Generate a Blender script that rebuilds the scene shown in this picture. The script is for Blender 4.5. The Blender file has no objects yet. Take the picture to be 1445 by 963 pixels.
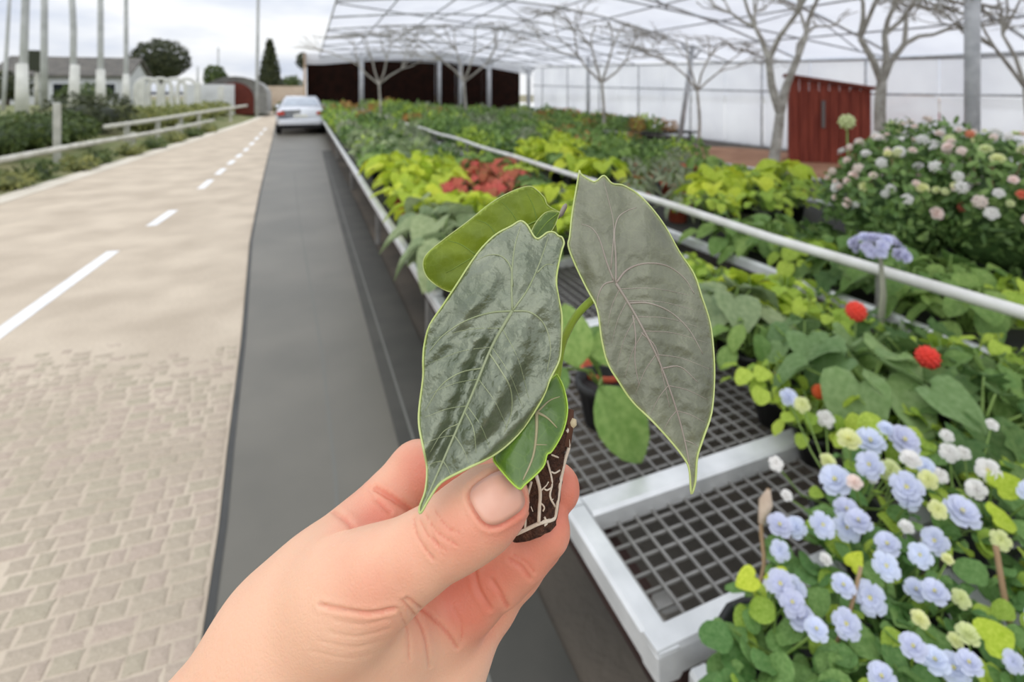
import bpy, math, random
import numpy as np
from mathutils import Vector, Matrix, Euler
from mathutils.geometry import delaunay_2d_cdt

# ------------------------------------------------------------------ camera, sky, light
scene = bpy.context.scene
COL = scene.collection
F = 780.0; CX = 722.5; CY = 130.0; EYE = 1.62        # level camera, picture cropped below its axis (lens shift)
YAW = math.atan(292.5 / F)
fw = np.array([math.sin(YAW), math.cos(YAW), 0.0])
rt = np.array([math.cos(YAW), -math.sin(YAW), 0.0])
up = np.array([0, 0, 1.0])
CAM = np.array([0, 0, EYE])

cd = bpy.data.cameras.new('camera')
cam = bpy.data.objects.new('camera', cd)
COL.objects.link(cam)
cam.location = (0, 0, EYE)
cam.rotation_euler = (math.pi / 2, 0, -YAW)
cd.shift_y = -(481.5 - CY) / 1445.0
cd.sensor_width = 36.0
cd.lens = 36.0 * F / 1445.0
cd.clip_start = 0.01; cd.clip_end = 600
cd.dof.use_dof = True
cd.dof.focus_distance = 0.163
cd.dof.aperture_fstop = 15.0
scene.camera = cam

world = bpy.data.worlds.new('overcast_sky')
scene.world = world
world.use_nodes = True
nt = world.node_tree
nt.nodes.clear()
tc = nt.nodes.new('ShaderNodeTexCoord')
sep = nt.nodes.new('ShaderNodeSeparateXYZ')
mp = nt.nodes.new('ShaderNodeMapping'); mp.inputs['Scale'].default_value = (1.6, 1.6, 5.5)
nz = nt.nodes.new('ShaderNodeTexNoise'); nz.inputs['Scale'].default_value = 2.3; nz.inputs['Detail'].default_value = 4
nz.inputs['Roughness'].default_value = 0.5
rp = nt.nodes.new('ShaderNodeValToRGB')
rp.color_ramp.elements[0].position = 0.36; rp.color_ramp.elements[0].color = (0.62, 0.68, 0.80, 1)
rp.color_ramp.elements[1].position = 0.60; rp.color_ramp.elements[1].color = (0.97, 0.985, 1.0, 1)
mx = nt.nodes.new('ShaderNodeMapRange')      # overcast sky: the zenith is brighter than the horizon
mx.inputs['From Min'].default_value = 0.0; mx.inputs['From Max'].default_value = 1.0
mx.inputs['To Min'].default_value = 1.0; mx.inputs['To Max'].default_value = 1.75
bg = nt.nodes.new('ShaderNodeBackground')
wo = nt.nodes.new('ShaderNodeOutputWorld')
L = nt.links.new
L(tc.outputs['Generated'], mp.inputs['Vector']); L(mp.outputs['Vector'], nz.inputs['Vector'])
L(nz.outputs['Fac'], rp.inputs['Fac']); L(rp.outputs['Color'], bg.inputs['Color'])
L(tc.outputs['Generated'], sep.inputs[0]); L(sep.outputs['Z'], mx.inputs['Value'])
L(mx.outputs['Result'], bg.inputs['Strength']); L(bg.outputs[0], wo.inputs['Surface'])

sd = bpy.data.lights.new('hazy_sun', 'SUN'); sd.energy = 0.9; sd.angle = math.radians(70); sd.color = (1, 0.97, 0.92)
so = bpy.data.objects.new('hazy_sun', sd); COL.objects.link(so)
so.rotation_euler = (math.radians(38), math.radians(-22), 0)

vs = scene.view_settings
vs.view_transform = 'Standard'; vs.look = 'None'; vs.gamma = 1.0; vs.use_curve_mapping = False
vs.exposure = 0.0

# ------------------------------------------------------------------ helpers
def ray(x, y): return fw + (x - CX) / F * rt - (y - CY) / F * up
def at_z(x, y, z):
    d = ray(x, y); return CAM + d * (z - EYE) / d[2]
def at_d(x, y, d):                 # a point at a true distance d (metres along the view axis)
    return CAM + ray(x, y) * d
def at_Y(x, y, Y):
    d = ray(x, y); return CAM + d * Y / d[1]
def proj(P):
    v = np.asarray(P) - CAM; d = v @ fw
    return CX + F * (v @ rt) / d, CY - F * (v @ up) / d, d

def srgb(r, g, b):
    def c(v):
        v /= 255.0
        return v / 12.92 if v <= 0.04045 else ((v + 0.055) / 1.055) ** 2.4
    return (c(r), c(g), c(b), 1.0)

MATS = {}
def mat(name, c1, c2=None, scale=8.0, rough=0.6, bump=0.0, bscale=None, spec=0.4, metal=0.0, rand=0.0,
        trans=0.0, tcoord='Object', detail=4, coat=0.0, tint=False, stretch=(1, 1, 1), sss=0.0):
    """plain procedural material: two-colour noise, object-to-object variation, fine bump, leaf translucency"""
    if name in MATS: return MATS[name]
    m = bpy.data.materials.new(name); m.use_nodes = True
    t = m.node_tree; n = t.nodes; l = t.links.new
    bs = n['Principled BSDF']; out = n['Material Output']
    bs.inputs['Roughness'].default_value = rough
    bs.inputs['Specular IOR Level'].default_value = spec
    bs.inputs['Metallic'].default_value = metal
    bs.inputs['Coat Weight'].default_value = coat
    co = n.new('ShaderNodeTexCoord'); mpn = n.new('ShaderNodeMapping'); mpn.inputs['Scale'].default_value = stretch
    l(co.outputs[tcoord], mpn.inputs['Vector'])
    noi = n.new('ShaderNodeTexNoise'); noi.inputs['Scale'].default_value = scale; noi.inputs['Detail'].default_value = detail
    l(mpn.outputs[0], noi.inputs['Vector'])
    ramp = n.new('ShaderNodeValToRGB')
    ramp.color_ramp.elements[0].position = 0.35; ramp.color_ramp.elements[1].position = 0.65
    ramp.color_ramp.elements[0].color = c1; ramp.color_ramp.elements[1].color = c2 or c1
    l(noi.outputs['Fac'], ramp.inputs['Fac'])
    colr = ramp.outputs['Color']
    if rand or tint:
        hs = n.new('ShaderNodeHueSaturation'); l(colr, hs.inputs['Color'])
        if tint:
            at = n.new('ShaderNodeAttribute'); at.attribute_name = 'tint'; src = at.outputs['Fac']
        else:
            oi = n.new('ShaderNodeObjectInfo'); src = oi.outputs['Random']
        r1 = n.new('ShaderNodeMapRange'); r1.inputs['To Min'].default_value = 1 - (rand or 0.3); r1.inputs['To Max'].default_value = 1 + (rand or 0.3)
        r2 = n.new('ShaderNodeMapRange'); r2.inputs['To Min'].default_value = 0.515; r2.inputs['To Max'].default_value = 0.485
        l(src, r1.inputs['Value']); l(src, r2.inputs['Value'])
        l(r1.outputs[0], hs.inputs['Value']); l(r2.outputs[0], hs.inputs['Hue'])
        colr = hs.outputs['Color']
    l(colr, bs.inputs['Base Color'])
    if sss:
        bs.inputs['Subsurface Weight'].default_value = sss
        bs.inputs['Subsurface Radius'].default_value = (1, .35, .2); bs.inputs['Subsurface Scale'].default_value = .004
    if bump:
        nb = n.new('ShaderNodeTexNoise'); nb.inputs['Scale'].default_value = bscale or scale * 4; nb.inputs['Detail'].default_value = 5
        l(mpn.outputs[0], nb.inputs['Vector'])
        bp = n.new('ShaderNodeBump'); bp.inputs['Strength'].default_value = bump; bp.inputs['Distance'].default_value = 0.02
        l(nb.outputs['Fac'], bp.inputs['Height']); l(bp.outputs[0], bs.inputs['Normal'])
    if trans:
        tr = n.new('ShaderNodeBsdfTranslucent'); l(colr, tr.inputs['Color'])
        ms = n.new('ShaderNodeMixShader'); ms.inputs[0].default_value = trans
        l(bs.outputs[0], ms.inputs[1]); l(tr.outputs[0], ms.inputs[2]); l(ms.outputs[0], out.inputs['Surface'])
    MATS[name] = m
    return m

def mesh(name, verts, faces, material=None, smooth=False):
    me = bpy.data.meshes.new(name)
    me.from_pydata([tuple(map(float, v)) for v in verts], [], [tuple(int(i) for i in f) for f in faces])
    if material is not None: me.materials.append(material)
    if smooth:
        me.polygons.foreach_set('use_smooth', [True] * len(me.polygons))
    me.update()
    return me

def obj(name, me, parent=None, loc=None, rot=None, scale=None):
    o = bpy.data.objects.new(name, me)
    COL.objects.link(o)
    if parent is not None: o.parent = parent
    if loc is not None: o.location = tuple(map(float, loc))
    if rot is not None: o.rotation_euler = rot
    if scale is not None: o.scale = (scale, scale, scale) if isinstance(scale, (int, float)) else scale
    return o

def tag(o, label, cat, group=None):
    o['label'] = label; o['category'] = cat
    if group: o['group'] = group
    return o

def struct(o, label=None, cat=None):
    o['kind'] = 'structure'
    if label: o['label'] = label
    if cat: o['category'] = cat
    return o

def empty(name, loc=(0, 0, 0), rz=0.0):
    o = bpy.data.objects.new(name, None); COL.objects.link(o)
    o.location = tuple(map(float, loc)); o.rotation_euler = (0, 0, rz); o.empty_display_size = 0.05
    return o

class MB:
    def __init__(s): s.v = []; s.f = []; s.t = []
    def add(s, v, f, tint=None):
        b = len(s.v); s.v.extend([tuple(map(float, q)) for q in v]); s.f.extend([tuple(i + b for i in q) for q in f])
        if tint is not None: s.t.extend([tint] * len(v))
        return s
    def box(s, c, d, rz=0.0):
        x, y, z = d[0] / 2, d[1] / 2, d[2] / 2
        ca, sa = math.cos(rz), math.sin(rz)
        v = []
        for k in (-1, 1):
            for (i, j) in ((-1, -1), (1, -1), (1, 1), (-1, 1)):
                px, py = i * x, j * y
                v.append((c[0] + px * ca - py * sa, c[1] + px * sa + py * ca, c[2] + k * z))
        return s.add(v, [(0, 3, 2, 1), (4, 5, 6, 7), (0, 1, 5, 4), (1, 2, 6, 5), (2, 3, 7, 6), (3, 0, 4, 7)])
    def bbox(s, c, d, b, rz=0.0):
        """box with chamfered edges: three stacked rings"""
        x, y, z = d[0] / 2, d[1] / 2, d[2] / 2
        ca, sa = math.cos(rz), math.sin(rz); v = []
        for zz, inset in ((-z, b), (-z + b, 0), (z - b, 0), (z, b)):
            X, Y = x - inset, y - inset; k = b if inset == 0 else b * .6
            ring = [(-X + k, -Y), (X - k, -Y), (X, -Y + k), (X, Y - k), (X - k, Y), (-X + k, Y), (-X, Y - k), (-X, -Y + k)]
            v += [(c[0] + px * ca - py * sa, c[1] + px * sa + py * ca, c[2] + zz) for px, py in ring]
        f = [tuple(range(7, -1, -1)), tuple(range(24, 32))]
        for r_ in range(3):
            for i in range(8):
                j = (i + 1) % 8
                f.append((r_ * 8 + i, r_ * 8 + j, r_ * 8 + 8 + j, r_ * 8 + 8 + i))
        return s.add(v, f)
    def tube(s, pts, rad, n=8, cap=True, tint=None):
        pts = [np.asarray(q, float) for q in pts]
        if not hasattr(rad, '__len__'): rad = [rad] * len(pts)
        v = []; f = []; prev = None
        for i, q in enumerate(pts):
            a = pts[max(i - 1, 0)]; b = pts[min(i + 1, len(pts) - 1)]
            d = b - a; d = d / (np.linalg.norm(d) + 1e-12)
            if prev is None:
                ref = np.array([0, 0, 1.0]) if abs(d[2]) < .9 else np.array([1.0, 0, 0])
                e1 = np.cross(d, ref)
            else:
                e1 = prev - d * (prev @ d)
            e1 = e1 / (np.linalg.norm(e1) + 1e-12); prev = e1
            e2 = np.cross(d, e1)
            for k in range(n):
                a_ = 2 * math.pi * k / n
                v.append(q + rad[i] * (math.cos(a_) * e1 + math.sin(a_) * e2))
        for i in range(len(pts) - 1):
            for k in range(n):
                j = (k + 1) % n
                f.append((i * n + k, i * n + j, i * n + n + j, i * n + n + k))
        if cap:
            f.append(tuple(range(n - 1, -1, -1))); m_ = (len(pts) - 1) * n; f.append(tuple(range(m_, m_ + n)))
        return s.add(v, f, tint)
    def lathe(s, prof, c=(0, 0, 0), n=14, cap=True):
        v = []; f = []
        for r_, z_ in prof:
            for k in range(n):
                a_ = 2 * math.pi * k / n
                v.append((c[0] + r_ * math.cos(a_), c[1] + r_ * math.sin(a_), c[2] + z_))
        for i in range(len(prof) - 1):
            for k in range(n):
                j = (k + 1) % n
                f.append((i * n + k, i * n + j, i * n + n + j, i * n + n + k))
        if cap:
            f.append(tuple(range(n - 1, -1, -1))); m_ = (len(prof) - 1) * n; f.append(tuple(range(m_, m_ + n)))
        return s.add(v, f)
    def mesh(s, name, material, smooth=False):
        me = mesh(name, s.v, s.f, material, smooth)
        if s.t and len(s.t) == len(s.v):
            a = me.attributes.new('tint', 'FLOAT', 'POINT'); a.data.foreach_set('value', s.t)
        return me
    def build(s, name, material, parent=None, smooth=False, loc=None):
        return obj(name, s.mesh(name, material, smooth), parent, loc)

RND = random.Random(11)
def spline(pts, n=6):
    """Catmull-Rom through points"""
    P = [np.asarray(p, float) for p in pts]; P = [2 * P[0] - P[1]] + P + [2 * P[-1] - P[-2]]
    out = []
    for i in range(1, len(P) - 2):
        for k in range(n):
            t = k / n
            out.append(0.5 * (2 * P[i] + (P[i + 1] - P[i - 1]) * t + (2 * P[i - 1] - 5 * P[i] + 4 * P[i + 1] - P[i + 2]) * t * t
                              + (-P[i - 1] + 3 * P[i] - 3 * P[i + 1] + P[i + 2]) * t ** 3))
    out.append(P[-2]); return out
# ------------------------------------------------------------------ ground, road, lane
M_ground = mat('field_soil', srgb(120, 118, 92), srgb(150, 140, 112), scale=.35, rough=.95, bump=.4, bscale=6)
M_verge = mat('verge_turf', srgb(96, 110, 62), srgb(140, 136, 98), scale=1.3, rough=.95, bump=.6, bscale=14)
M_conc = mat('beige_concrete', srgb(182, 168, 150), srgb(203, 189, 170), scale=1.6, rough=.9, bump=.45, bscale=32, spec=.25, detail=8)
M_sett = mat('beige_sett', srgb(154, 141, 124), srgb(204, 190, 172), scale=38, rough=.92, bump=.30, bscale=60, spec=.2, rand=.035, detail=8)
M_kerb = mat('pale_concrete', srgb(205, 196, 180), srgb(220, 212, 198), scale=1.5, rough=.9, bump=.3, bscale=60)
M_lane = mat('dark_mat', srgb(98, 95, 86), srgb(112, 108, 98), scale=1.2, rough=.42, bump=.10, bscale=200, spec=.45)
M_lanedge = mat('mat_edge', srgb(58, 58, 56), srgb(70, 70, 68), scale=4, rough=.6)
M_white = mat('white_paint', srgb(226, 228, 230), srgb(240, 241, 243), scale=5, rough=.6, bump=.1)
M_gfloor = mat('greenhouse_floor', srgb(74, 70, 64), srgb(112, 102, 90), scale=.9, rough=.9, bump=.4, bscale=30)
M_brick = mat('brown_soil', srgb(150, 108, 82), srgb(176, 134, 104), scale=2.0, rough=.95, bump=.4, bscale=24)

def strip(name, left, right, z, material, thick=0.0):
    v = []; f = []
    n = len(left)
    for a, b in zip(left, right):
        v += [(a[0], a[1], z), (b[0], b[1], z)]
    for i in range(n - 1): f.append((2 * i, 2 * i + 1, 2 * i + 3, 2 * i + 2))
    if thick:
        m_ = len(v)
        v += [(x, y, z - thick) for x, y, _ in v]
        for i in range(n - 1):
            f.append((2 * i, 2 * i + 2, m_ + 2 * i + 2, m_ + 2 * i)); f.append((2 * i + 1, m_ + 2 * i + 1, m_ + 2 * i + 3, 2 * i + 3))
        f.append((0, m_, m_ + 1, 1)); e = 2 * n - 2; f.append((e, e + 1, m_ + e + 1, m_ + e))
    return mesh(name, v, f, material)

EDGE = [(-.28, -3), (-.28, 0), (-.285, 1.8), (-.30, 2.3), (-.33, 2.8), (-.39, 4.0), (-.56, 6.6), (-.69, 9.9), (-.88, 15.5), (-1.05, 21), (-1.45, 32), (-1.9, 45), (-2.1, 56)]
LEFT = [(-4.7, -3), (-4.7, 0), (-4.68, 1.8), (-4.65, 2.3), (-4.62, 2.8), (-4.55, 4.0), (-4.4, 6.6), (-4.22, 9.9), (-3.82, 15.5), (-3.45, 21), (-2.8, 32), (-2.4, 45), (-2.3, 56)]
def edge_x(y, poly=EDGE): return float(np.interp(y, [q[1] for q in poly], [q[0] for q in poly]))

v = [(-160, -20, -.03), (160, -20, -.03), (160, 300, -.03), (-160, 300, -.03)]
struct(obj('ground', mesh('ground', v, [(0, 1, 2, 3)], M_ground)), 'dull green-brown field ground reaching to the horizon', 'ground')
road = struct(obj('road', strip('road', LEFT, EDGE, 0.0, M_conc, .03)), 'pale beige concrete road with a broken white line', 'road')
obj('kerb', strip('kerb', [(x - .28, y) for x, y in LEFT[3:]], [(x + .10, y) for x, y in LEFT[3:]], .012, M_kerb, .03), road)
for i, (y0, y1) in enumerate(((2.5, 6.68), (7.8, 8.7), (10.5, 11.5), (12.2, 13.1), (13.8, 14.6), (15.2, 16), (16.8, 17.6), (18.6, 19.6), (20.6, 21.8), (23, 24.2), (25.6, 27))):
    def cx(y): return float(np.interp(y, [0, 4.7, 6.7, 7.8, 8.7, 10.6, 17.4, 25, 33], [-2.05, -1.92, -1.82, -1.74, -1.68, -1.63, -1.54, -1.6, -1.7]))
    ys = np.linspace(y0, y1, 5); w = .055
    obj('lane_dash', strip('lane_dash', [(cx(y) - w, y) for y in ys], [(cx(y) + w, y) for y in ys], .004, M_white, .004), road)
# worn setts at the near end of the road, each with its own height and tilt
sett_meshes = []
for k in range(6):
    rr = random.Random(40 + k); ring = []
    for i in range(12):      # worn, slightly lumpy outline
        a = 2 * math.pi * (i + .5) / 12; q = max(abs(math.cos(a)), abs(math.sin(a))); w = .5 / q * (1 if i % 3 == 1 else .94) * rr.uniform(.94, 1.0)
        ring.append((w * math.cos(a), w * math.sin(a)))
    vv = [(x, y, -.010) for x, y in ring] + [(x, y, .0045) for x, y in ring] + [(x * .86, y * .86, .008 + rr.uniform(-.0006, .0006)) for x, y in ring] + [(0, 0, .0083)]
    ff = [(i, (i + 1) % 12, 12 + (i + 1) % 12, 12 + i) for i in range(12)] + [(12 + i, 12 + (i + 1) % 12, 24 + (i + 1) % 12, 24 + i) for i in range(12)] + [(24 + i, 24 + (i + 1) % 12, 36) for i in range(12)]
    sett_meshes.append(mesh('sett', vv, ff, M_sett, True))
cnt = 0
Y = 1.66
cand = []
while Y < 4.2:
    dy = .072 + RND.uniform(-.006, .008); x = edge_x(Y) - .01
    while x > -3.2:
        dx = .080 + RND.uniform(-.03, .05)
        px, py, d = proj((x - dx / 2, Y + dy / 2, 0))
        if px > -20 and py < 985: cand.append((d + RND.uniform(0, .45), x - dx / 2, Y + dy / 2, dx, dy))
        x -= dx
    Y += dy
cand.sort()
dmax = cand[min(299, len(cand) - 1)][0]; dmin = cand[0][0]
for d, x, y, dx, dy in cand[:300]:
    sink = .0014 * ((d - dmin) / (dmax - dmin)) ** 1.5
    o = obj('sett', RND.choice(sett_meshes), road, (x, y, -.0066 - sink * 1.0 + RND.uniform(-.0007, .0007)),
            (RND.uniform(-.004, .004), RND.uniform(-.004, .004), RND.uniform(-.04, .04)), (dx * 1.02, dy * 1.02, 1))

lane_r = [(.70, y) for _, y in EDGE]
lane = struct(obj('lane', strip('lane', [(x + .005, y) for x, y in EDGE], lane_r, .012, M_lane, .02)), 'dark grey matted lane beside the bench', 'lane')
obj('lane_edge', strip('lane_edge', [(x + .004, y) for x, y in EDGE], [(x + .03, y) for x, y in EDGE], .0155, M_lanedge, .004), lane)
seam = [(.10, 1.4), (.12, 2.4), (.10, 3.6), (.03, 5.2), (-.07, 7.6), (-.2, 12)]
obj('mat_seam', strip('mat_seam', [(x - .006, y) for x, y in seam], [(x + .006, y) for x, y in seam], .0135, mat('seam_grey', srgb(112, 112, 106), rough=.6), .0015), lane)
seam = [(.47, .3), (.47, 2), (.47, 6), (.49, 14)]
obj('mat_seam', strip('mat_seam', [(x - .006, y) for x, y in seam], [(x + .006, y) for x, y in seam], .0162, MATS['seam_grey'], .0015), lane)

obj('bench_shade', strip('bench_shade', [(.40, .0), (.40, 8), (.44, 16)], [(.70, .0), (.70, 8), (.70, 16)], .0145, mat('bench_shade_grey', srgb(68, 67, 62), srgb(80, 78, 72), scale=3, rough=.6), .003), lane)  # shade beside the bench, painted as a darker strip on the lane
struct(obj('floor', mesh('floor', [(.68, -3, .0), (13.4, -3, 0), (13.4, 36, 0), (.68, 36, 0)], [(0, 1, 2, 3)], M_gfloor)), 'dark trodden floor under the plant benches', 'floor')
b = MB(); v = []
for i in range(25):
    a = 2 * math.pi * i / 24
pts = [(6.6, 6.2), (8.8, 5.6), (11.2, 6.6), (12.0, 9.0), (11.6, 12.5), (9.2, 13.6), (7.4, 11.2), (6.6, 8.4)]
pts = spline([(x, y, 0) for x, y in pts + pts[:1]], 4)[:-1]
n = len(pts)
me = mesh('soil_patch', [(p[0], p[1], .03) for p in pts] + [(p[0] * 1.0, p[1], -.01) for p in pts], [tuple(range(n))] + [(i, (i + 1) % n, n + (i + 1) % n, n + i) for i in range(n)], M_brick)
struct(obj('soil_patch', me), 'bare brown soil around the bare trees by the red shed', 'soil')

struct(obj('bounce_apron', mesh('bounce_apron', [(13.4, -3, .0), (60, -3, 0), (60, 80, 0), (13.4, 80, 0)], [(0, 1, 2, 3)], mat('pale_bounce', srgb(222, 220, 214), srgb(236, 234, 230), scale=3, rough=.9))), 'added pale apron bouncing light into the white film wall', 'bounce_apron')  # pale apron added outside to throw light into the film wall
# verge and raised bank left of the road
v = []; f = []
prof = [(-.26, .0), (-1.0, .05), (-1.9, .25), (-3.4, .62), (-7, .75), (-40, .8)]
ys = [0, 2, 4, 6, 8, 10, 12, 14, 16, 18, 20, 22, 25, 28, 32, 36, 40, 46, 52, 60, 70]
rr = random.Random(3)
for y in ys:
    for k, (dx, z) in enumerate(prof):
        v.append((edge_x(y, LEFT) + dx * (1 if y < 40 else 1), y, z + (rr.uniform(-.04, .06) if 0 < k < 5 else 0)))
m_ = len(prof)
for i in range(len(ys) - 1):
    for k in range(m_ - 1): f.append((i * m_ + k, i * m_ + m_ + k, i * m_ + m_ + k + 1, i * m_ + k + 1))
struct(obj('bank', mesh('bank', v, f, M_verge, True)), 'rough grassy bank rising left of the road', 'bank')

# ------------------------------------------------------------------ greenhouse
YB = 30.0; XW = 12.6
def roof_z(X, Y):
    t = max(0.0, min(1.0, (X - .7) / (XW - .7)))
    left = 3.45 + .7 * (1 - max(0, min(1, Y / YB)))
    right = 2.35 + .75 * max(0, min(1, (Y - 7) / 23))
    return left * (1 - t) + right * t + 1.0 * math.sin(math.pi * t) * (1 - .45 * max(0, Y / YB))
def film(name, c, tr, rough=.5, see=0.0):
    m = bpy.data.materials.new(name); m.use_nodes = True
    t = m.node_tree; n = t.nodes; l = t.links.new
    bs = n['Principled BSDF']; bs.inputs['Roughness'].default_value = rough; bs.inputs['Specular IOR Level'].default_value = .3
    co = n.new('ShaderNodeTexCoord'); noi = n.new('ShaderNodeTexNoise'); noi.inputs['Scale'].default_value = .8; noi.inputs['Detail'].default_value = 6
    l(co.outputs['Object'], noi.inputs['Vector'])
    ra = n.new('ShaderNodeValToRGB'); ra.color_ramp.elements[0].position = .3; ra.color_ramp.elements[1].position = .7
    ra.color_ramp.elements[0].color = (c[0] * .86, c[1] * .86, c[2] * .88, 1); ra.color_ramp.elements[1].color = c
    l(noi.outputs['Fac'], ra.inputs['Fac']); l(ra.outputs[0], bs.inputs['Base Color'])
    tb = n.new('ShaderNodeBsdfTranslucent'); l(ra.outputs[0], tb.inputs['Color'])
    ms = n.new('ShaderNodeMixShader'); ms.inputs[0].default_value = tr
    l(bs.outputs[0], ms.inputs[1]); l(tb.outputs[0], ms.inputs[2])
    last = ms
    if see:
        tp = n.new('ShaderNodeBsdfTransparent'); m2 = n.new('ShaderNodeMixShader'); m2.inputs[0].default_value = see
        l(ms.outputs[0], m2.inputs[1]); l(tp.outputs[0], m2.inputs[2]); last = m2
    l(last.outputs[0], n['Material Output'].inputs['Surface'])
    return m
M_roof = film('roof_film', (.76, .77, .805, 1), .78, .5, .08)
M_wallfilm = film('wall_film', (.97, .98, .99, 1), .72, .4, .3)
M_steel = mat('galvanised_steel', srgb(176, 178, 180), srgb(206, 207, 208), scale=6, rough=.5, metal=.25, spec=.5)
M_steeld = mat('dull_steel', srgb(160, 162, 164), srgb(186, 188, 190), scale=5, rough=.6, metal=.1)

ceiling = struct(empty('ceiling', (.7, 0, 3.75)), 'translucent white film roof of the greenhouse on steel hoops', 'ceiling')
def loc_of(o, q): return (q[0] - o.location[0], q[1] - o.location[1], q[2] - o.location[2])
XS = np.linspace(.7, XW, 9); YS = list(np.linspace(-2, YB, 13))
for j in range(len(YS) - 1):
    for i in range(0, 8, 2):
        v = []
        for y in (YS[j] + .03, YS[j + 1] - .03):
            for q in range(3): v.append(loc_of(ceiling, (XS[i + q], y, roof_z(XS[i + q], y) + .05)))
        obj('roof_panel', mesh('roof_panel', v, [(0, 1, 4, 3), (1, 2, 5, 4)], M_roof, True), ceiling)
for y in YS:
    b = MB(); b.tube([loc_of(ceiling, (x, y, roof_z(x, y))) for x in np.linspace(.7, XW, 17)], .032, 6)
    b.build('roof_hoop', M_steel, ceiling, True)
for x in XS[0::1]:
    b = MB(); b.tube([loc_of(ceiling, (x, y, roof_z(x, y) - .04)) for y in np.linspace(-2, YB, 15)], .022, 5)
    b.build('purlin', M_steeld, ceiling, True)
for y in YS[2::2]:
    # tie bar with two slanting struts below each second hoop
    zt = lambda x: roof_z(.7, y) * (1 - (x - .7) / (XW - .7)) + roof_z(XW, y) * (x - .7) / (XW - .7) - .05
    b = MB(); b.tube([loc_of(ceiling, (.7, y, zt(.7))), loc_of(ceiling, (XW, y, zt(XW)))], .02, 5)
    for xa, xb in ((3.2, 4.8), (6.4, 4.8), (8.2, 9.8), (11.4, 9.8)):
        b.tube([loc_of(ceiling, (xa, y, zt(xa))), loc_of(ceiling, (xb, y, roof_z(xb, y)))], .015, 5)
    b.build('roof_truss', M_steeld, ceiling, True)
# white gable fascia at the far end
v = []; xs = np.linspace(.0, XW, 14)
for x in xs: v += [(x, YB + .1, roof_z(max(x, .7), YB) + .15), (x, YB + .1, roof_z(max(x, .7), YB) - .42 - .1 * (x / XW))]
for x in xs: v += [(x, YB + .25, roof_z(max(x, .7), YB) + .15), (x, YB + .25, roof_z(max(x, .7), YB) - .42 - .1 * (x / XW))]
n = len(xs); f = []
for i in range(n - 1):
    f.append((2 * i, 2 * i + 1, 2 * i + 3, 2 * i + 2)); o_ = 2 * n
    f.append((o_ + 2 * i, o_ + 2 * i + 2, o_ + 2 * i + 3, o_ + 2 * i + 1)); f.append((2 * i + 1, o_ + 2 * i + 1, o_ + 2 * i + 3, 2 * i + 3)); f.append((2 * i, 2 * i + 2, o_ + 2 * i + 2, o_ + 2 * i))
struct(obj('trim_1', mesh('trim_1', v, f, M_wallfilm)), 'white fascia band over the dark far end opening', 'trim')
# unlit interior of the far opening painted as near-black panels, bay by bay
M_dark = mat('interior_dark', srgb(26, 16, 12), srgb(40, 22, 16), scale=3, rough=.95, spec=.1)
wb = struct(empty('wall_back', (6.2, YB + 1.2, 0)), 'near-black panels painted as the unlit interior of the far end opening', 'wall')
bays = [.1, 2.9, 7.0, 8.2, 9.8, 12.2]
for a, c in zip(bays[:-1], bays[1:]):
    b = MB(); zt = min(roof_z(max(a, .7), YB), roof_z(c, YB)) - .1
    b.box(loc_of(wb, ((a + c) / 2, YB + 1.2, zt / 2)), (c - a - .02, .06, zt)); b.build('interior_dark_panel', M_dark, wb)
b = MB(); b.box(loc_of(wb, (.0, YB + .7, 1.8)), (.12, 1.2, 3.6)); b.build('end_panel', mat('weathered_board', srgb(176, 152, 128), srgb(196, 176, 152), scale=3, rough=.8), wb)
# white wall of hanging film panels along the right side
wr = struct(empty('wall_right', (XW, 18, 0)), 'white translucent film panels along the far right side', 'wall')
y = 3.0
while y < YB:
    y2 = min(y + 1.6, YB); z0 = roof_z(XW, y) - .03; z1 = roof_z(XW, y2) - .03
    for (lo, hi) in ((.0, .64), (.66, 1.0)):
        v = []
        for yy, zz in ((y + .02, z0), (y2 - .02, z1)):
            for q in (lo, hi): v.append((0, yy - 18, zz * q + .02))
        v += [(.02, q[1], q[2]) for q in v]
        obj('film_panel', mesh('film_panel', v, [(0, 2, 3, 1), (4, 5, 7, 6), (0, 1, 5, 4), (2, 6, 7, 3), (1, 3, 7, 5), (0, 4, 6, 2)], M_wallfilm), wr)
    y = y2
for fr in (.01, .65, .99):
    b = MB(); b.tube([(-.05, yy - 18, roof_z(XW, yy) * fr) for yy in (3, 9, 16, 23, YB)], .03, 6); b.build('wall_rail', M_steel, wr, True)
b = MB()
for yy in np.arange(3, YB, 3.2): b.tube([(-.05, yy - 18, 0), (-.05, yy - 18, roof_z(XW, yy))], .03, 6)
b.build('wall_studs', M_steel, wr, True)

# columns
COLS = []
def column(px, py_base, label, r=.07, lean=0.0, Ycol=None):
    P = at_z(px, py_base, 0) if Ycol is None else at_Y(px, py_base, Ycol)
    top = roof_z(P[0], P[1]); COLS.append((P[0], P[1]))
    e = empty('steel_column', (P[0], P[1], 0)); tag(e, label, 'column', 'greenhouse columns')
    b = MB(); b.tube([(0, 0, 0), (lean * .5, 0, top * .5), (lean, 0, top)], r, 10); b.build('shaft', M_steel, e, True)
    b = MB(); b.bbox((0, 0, .02), (r * 3.6, r * 3.6, .04), .008); b.build('base_plate', M_steeld, e)
    b = MB(); b.tube([(lean, 0, top - .5), (lean - .45, 0, top - .06)], r * .45, 6); b.tube([(lean, 0, top - .5), (lean + .45, 0, top - .06)], r * .45, 6)
    b.build('knee_brace', M_steeld, e, True)
column(510, 150, 'pale column leftmost before the dark opening', .13, 0, YB - .3)
column(620, 150, 'thin pale column second from left before the dark opening', .10, 0, YB - .3)
column(650, 150, 'pale column third from left before the dark opening', .12, 0, YB - .5)
column(690, 150, 'pale column fourth from left before the dark opening', .13, 0, YB - .3)
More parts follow.
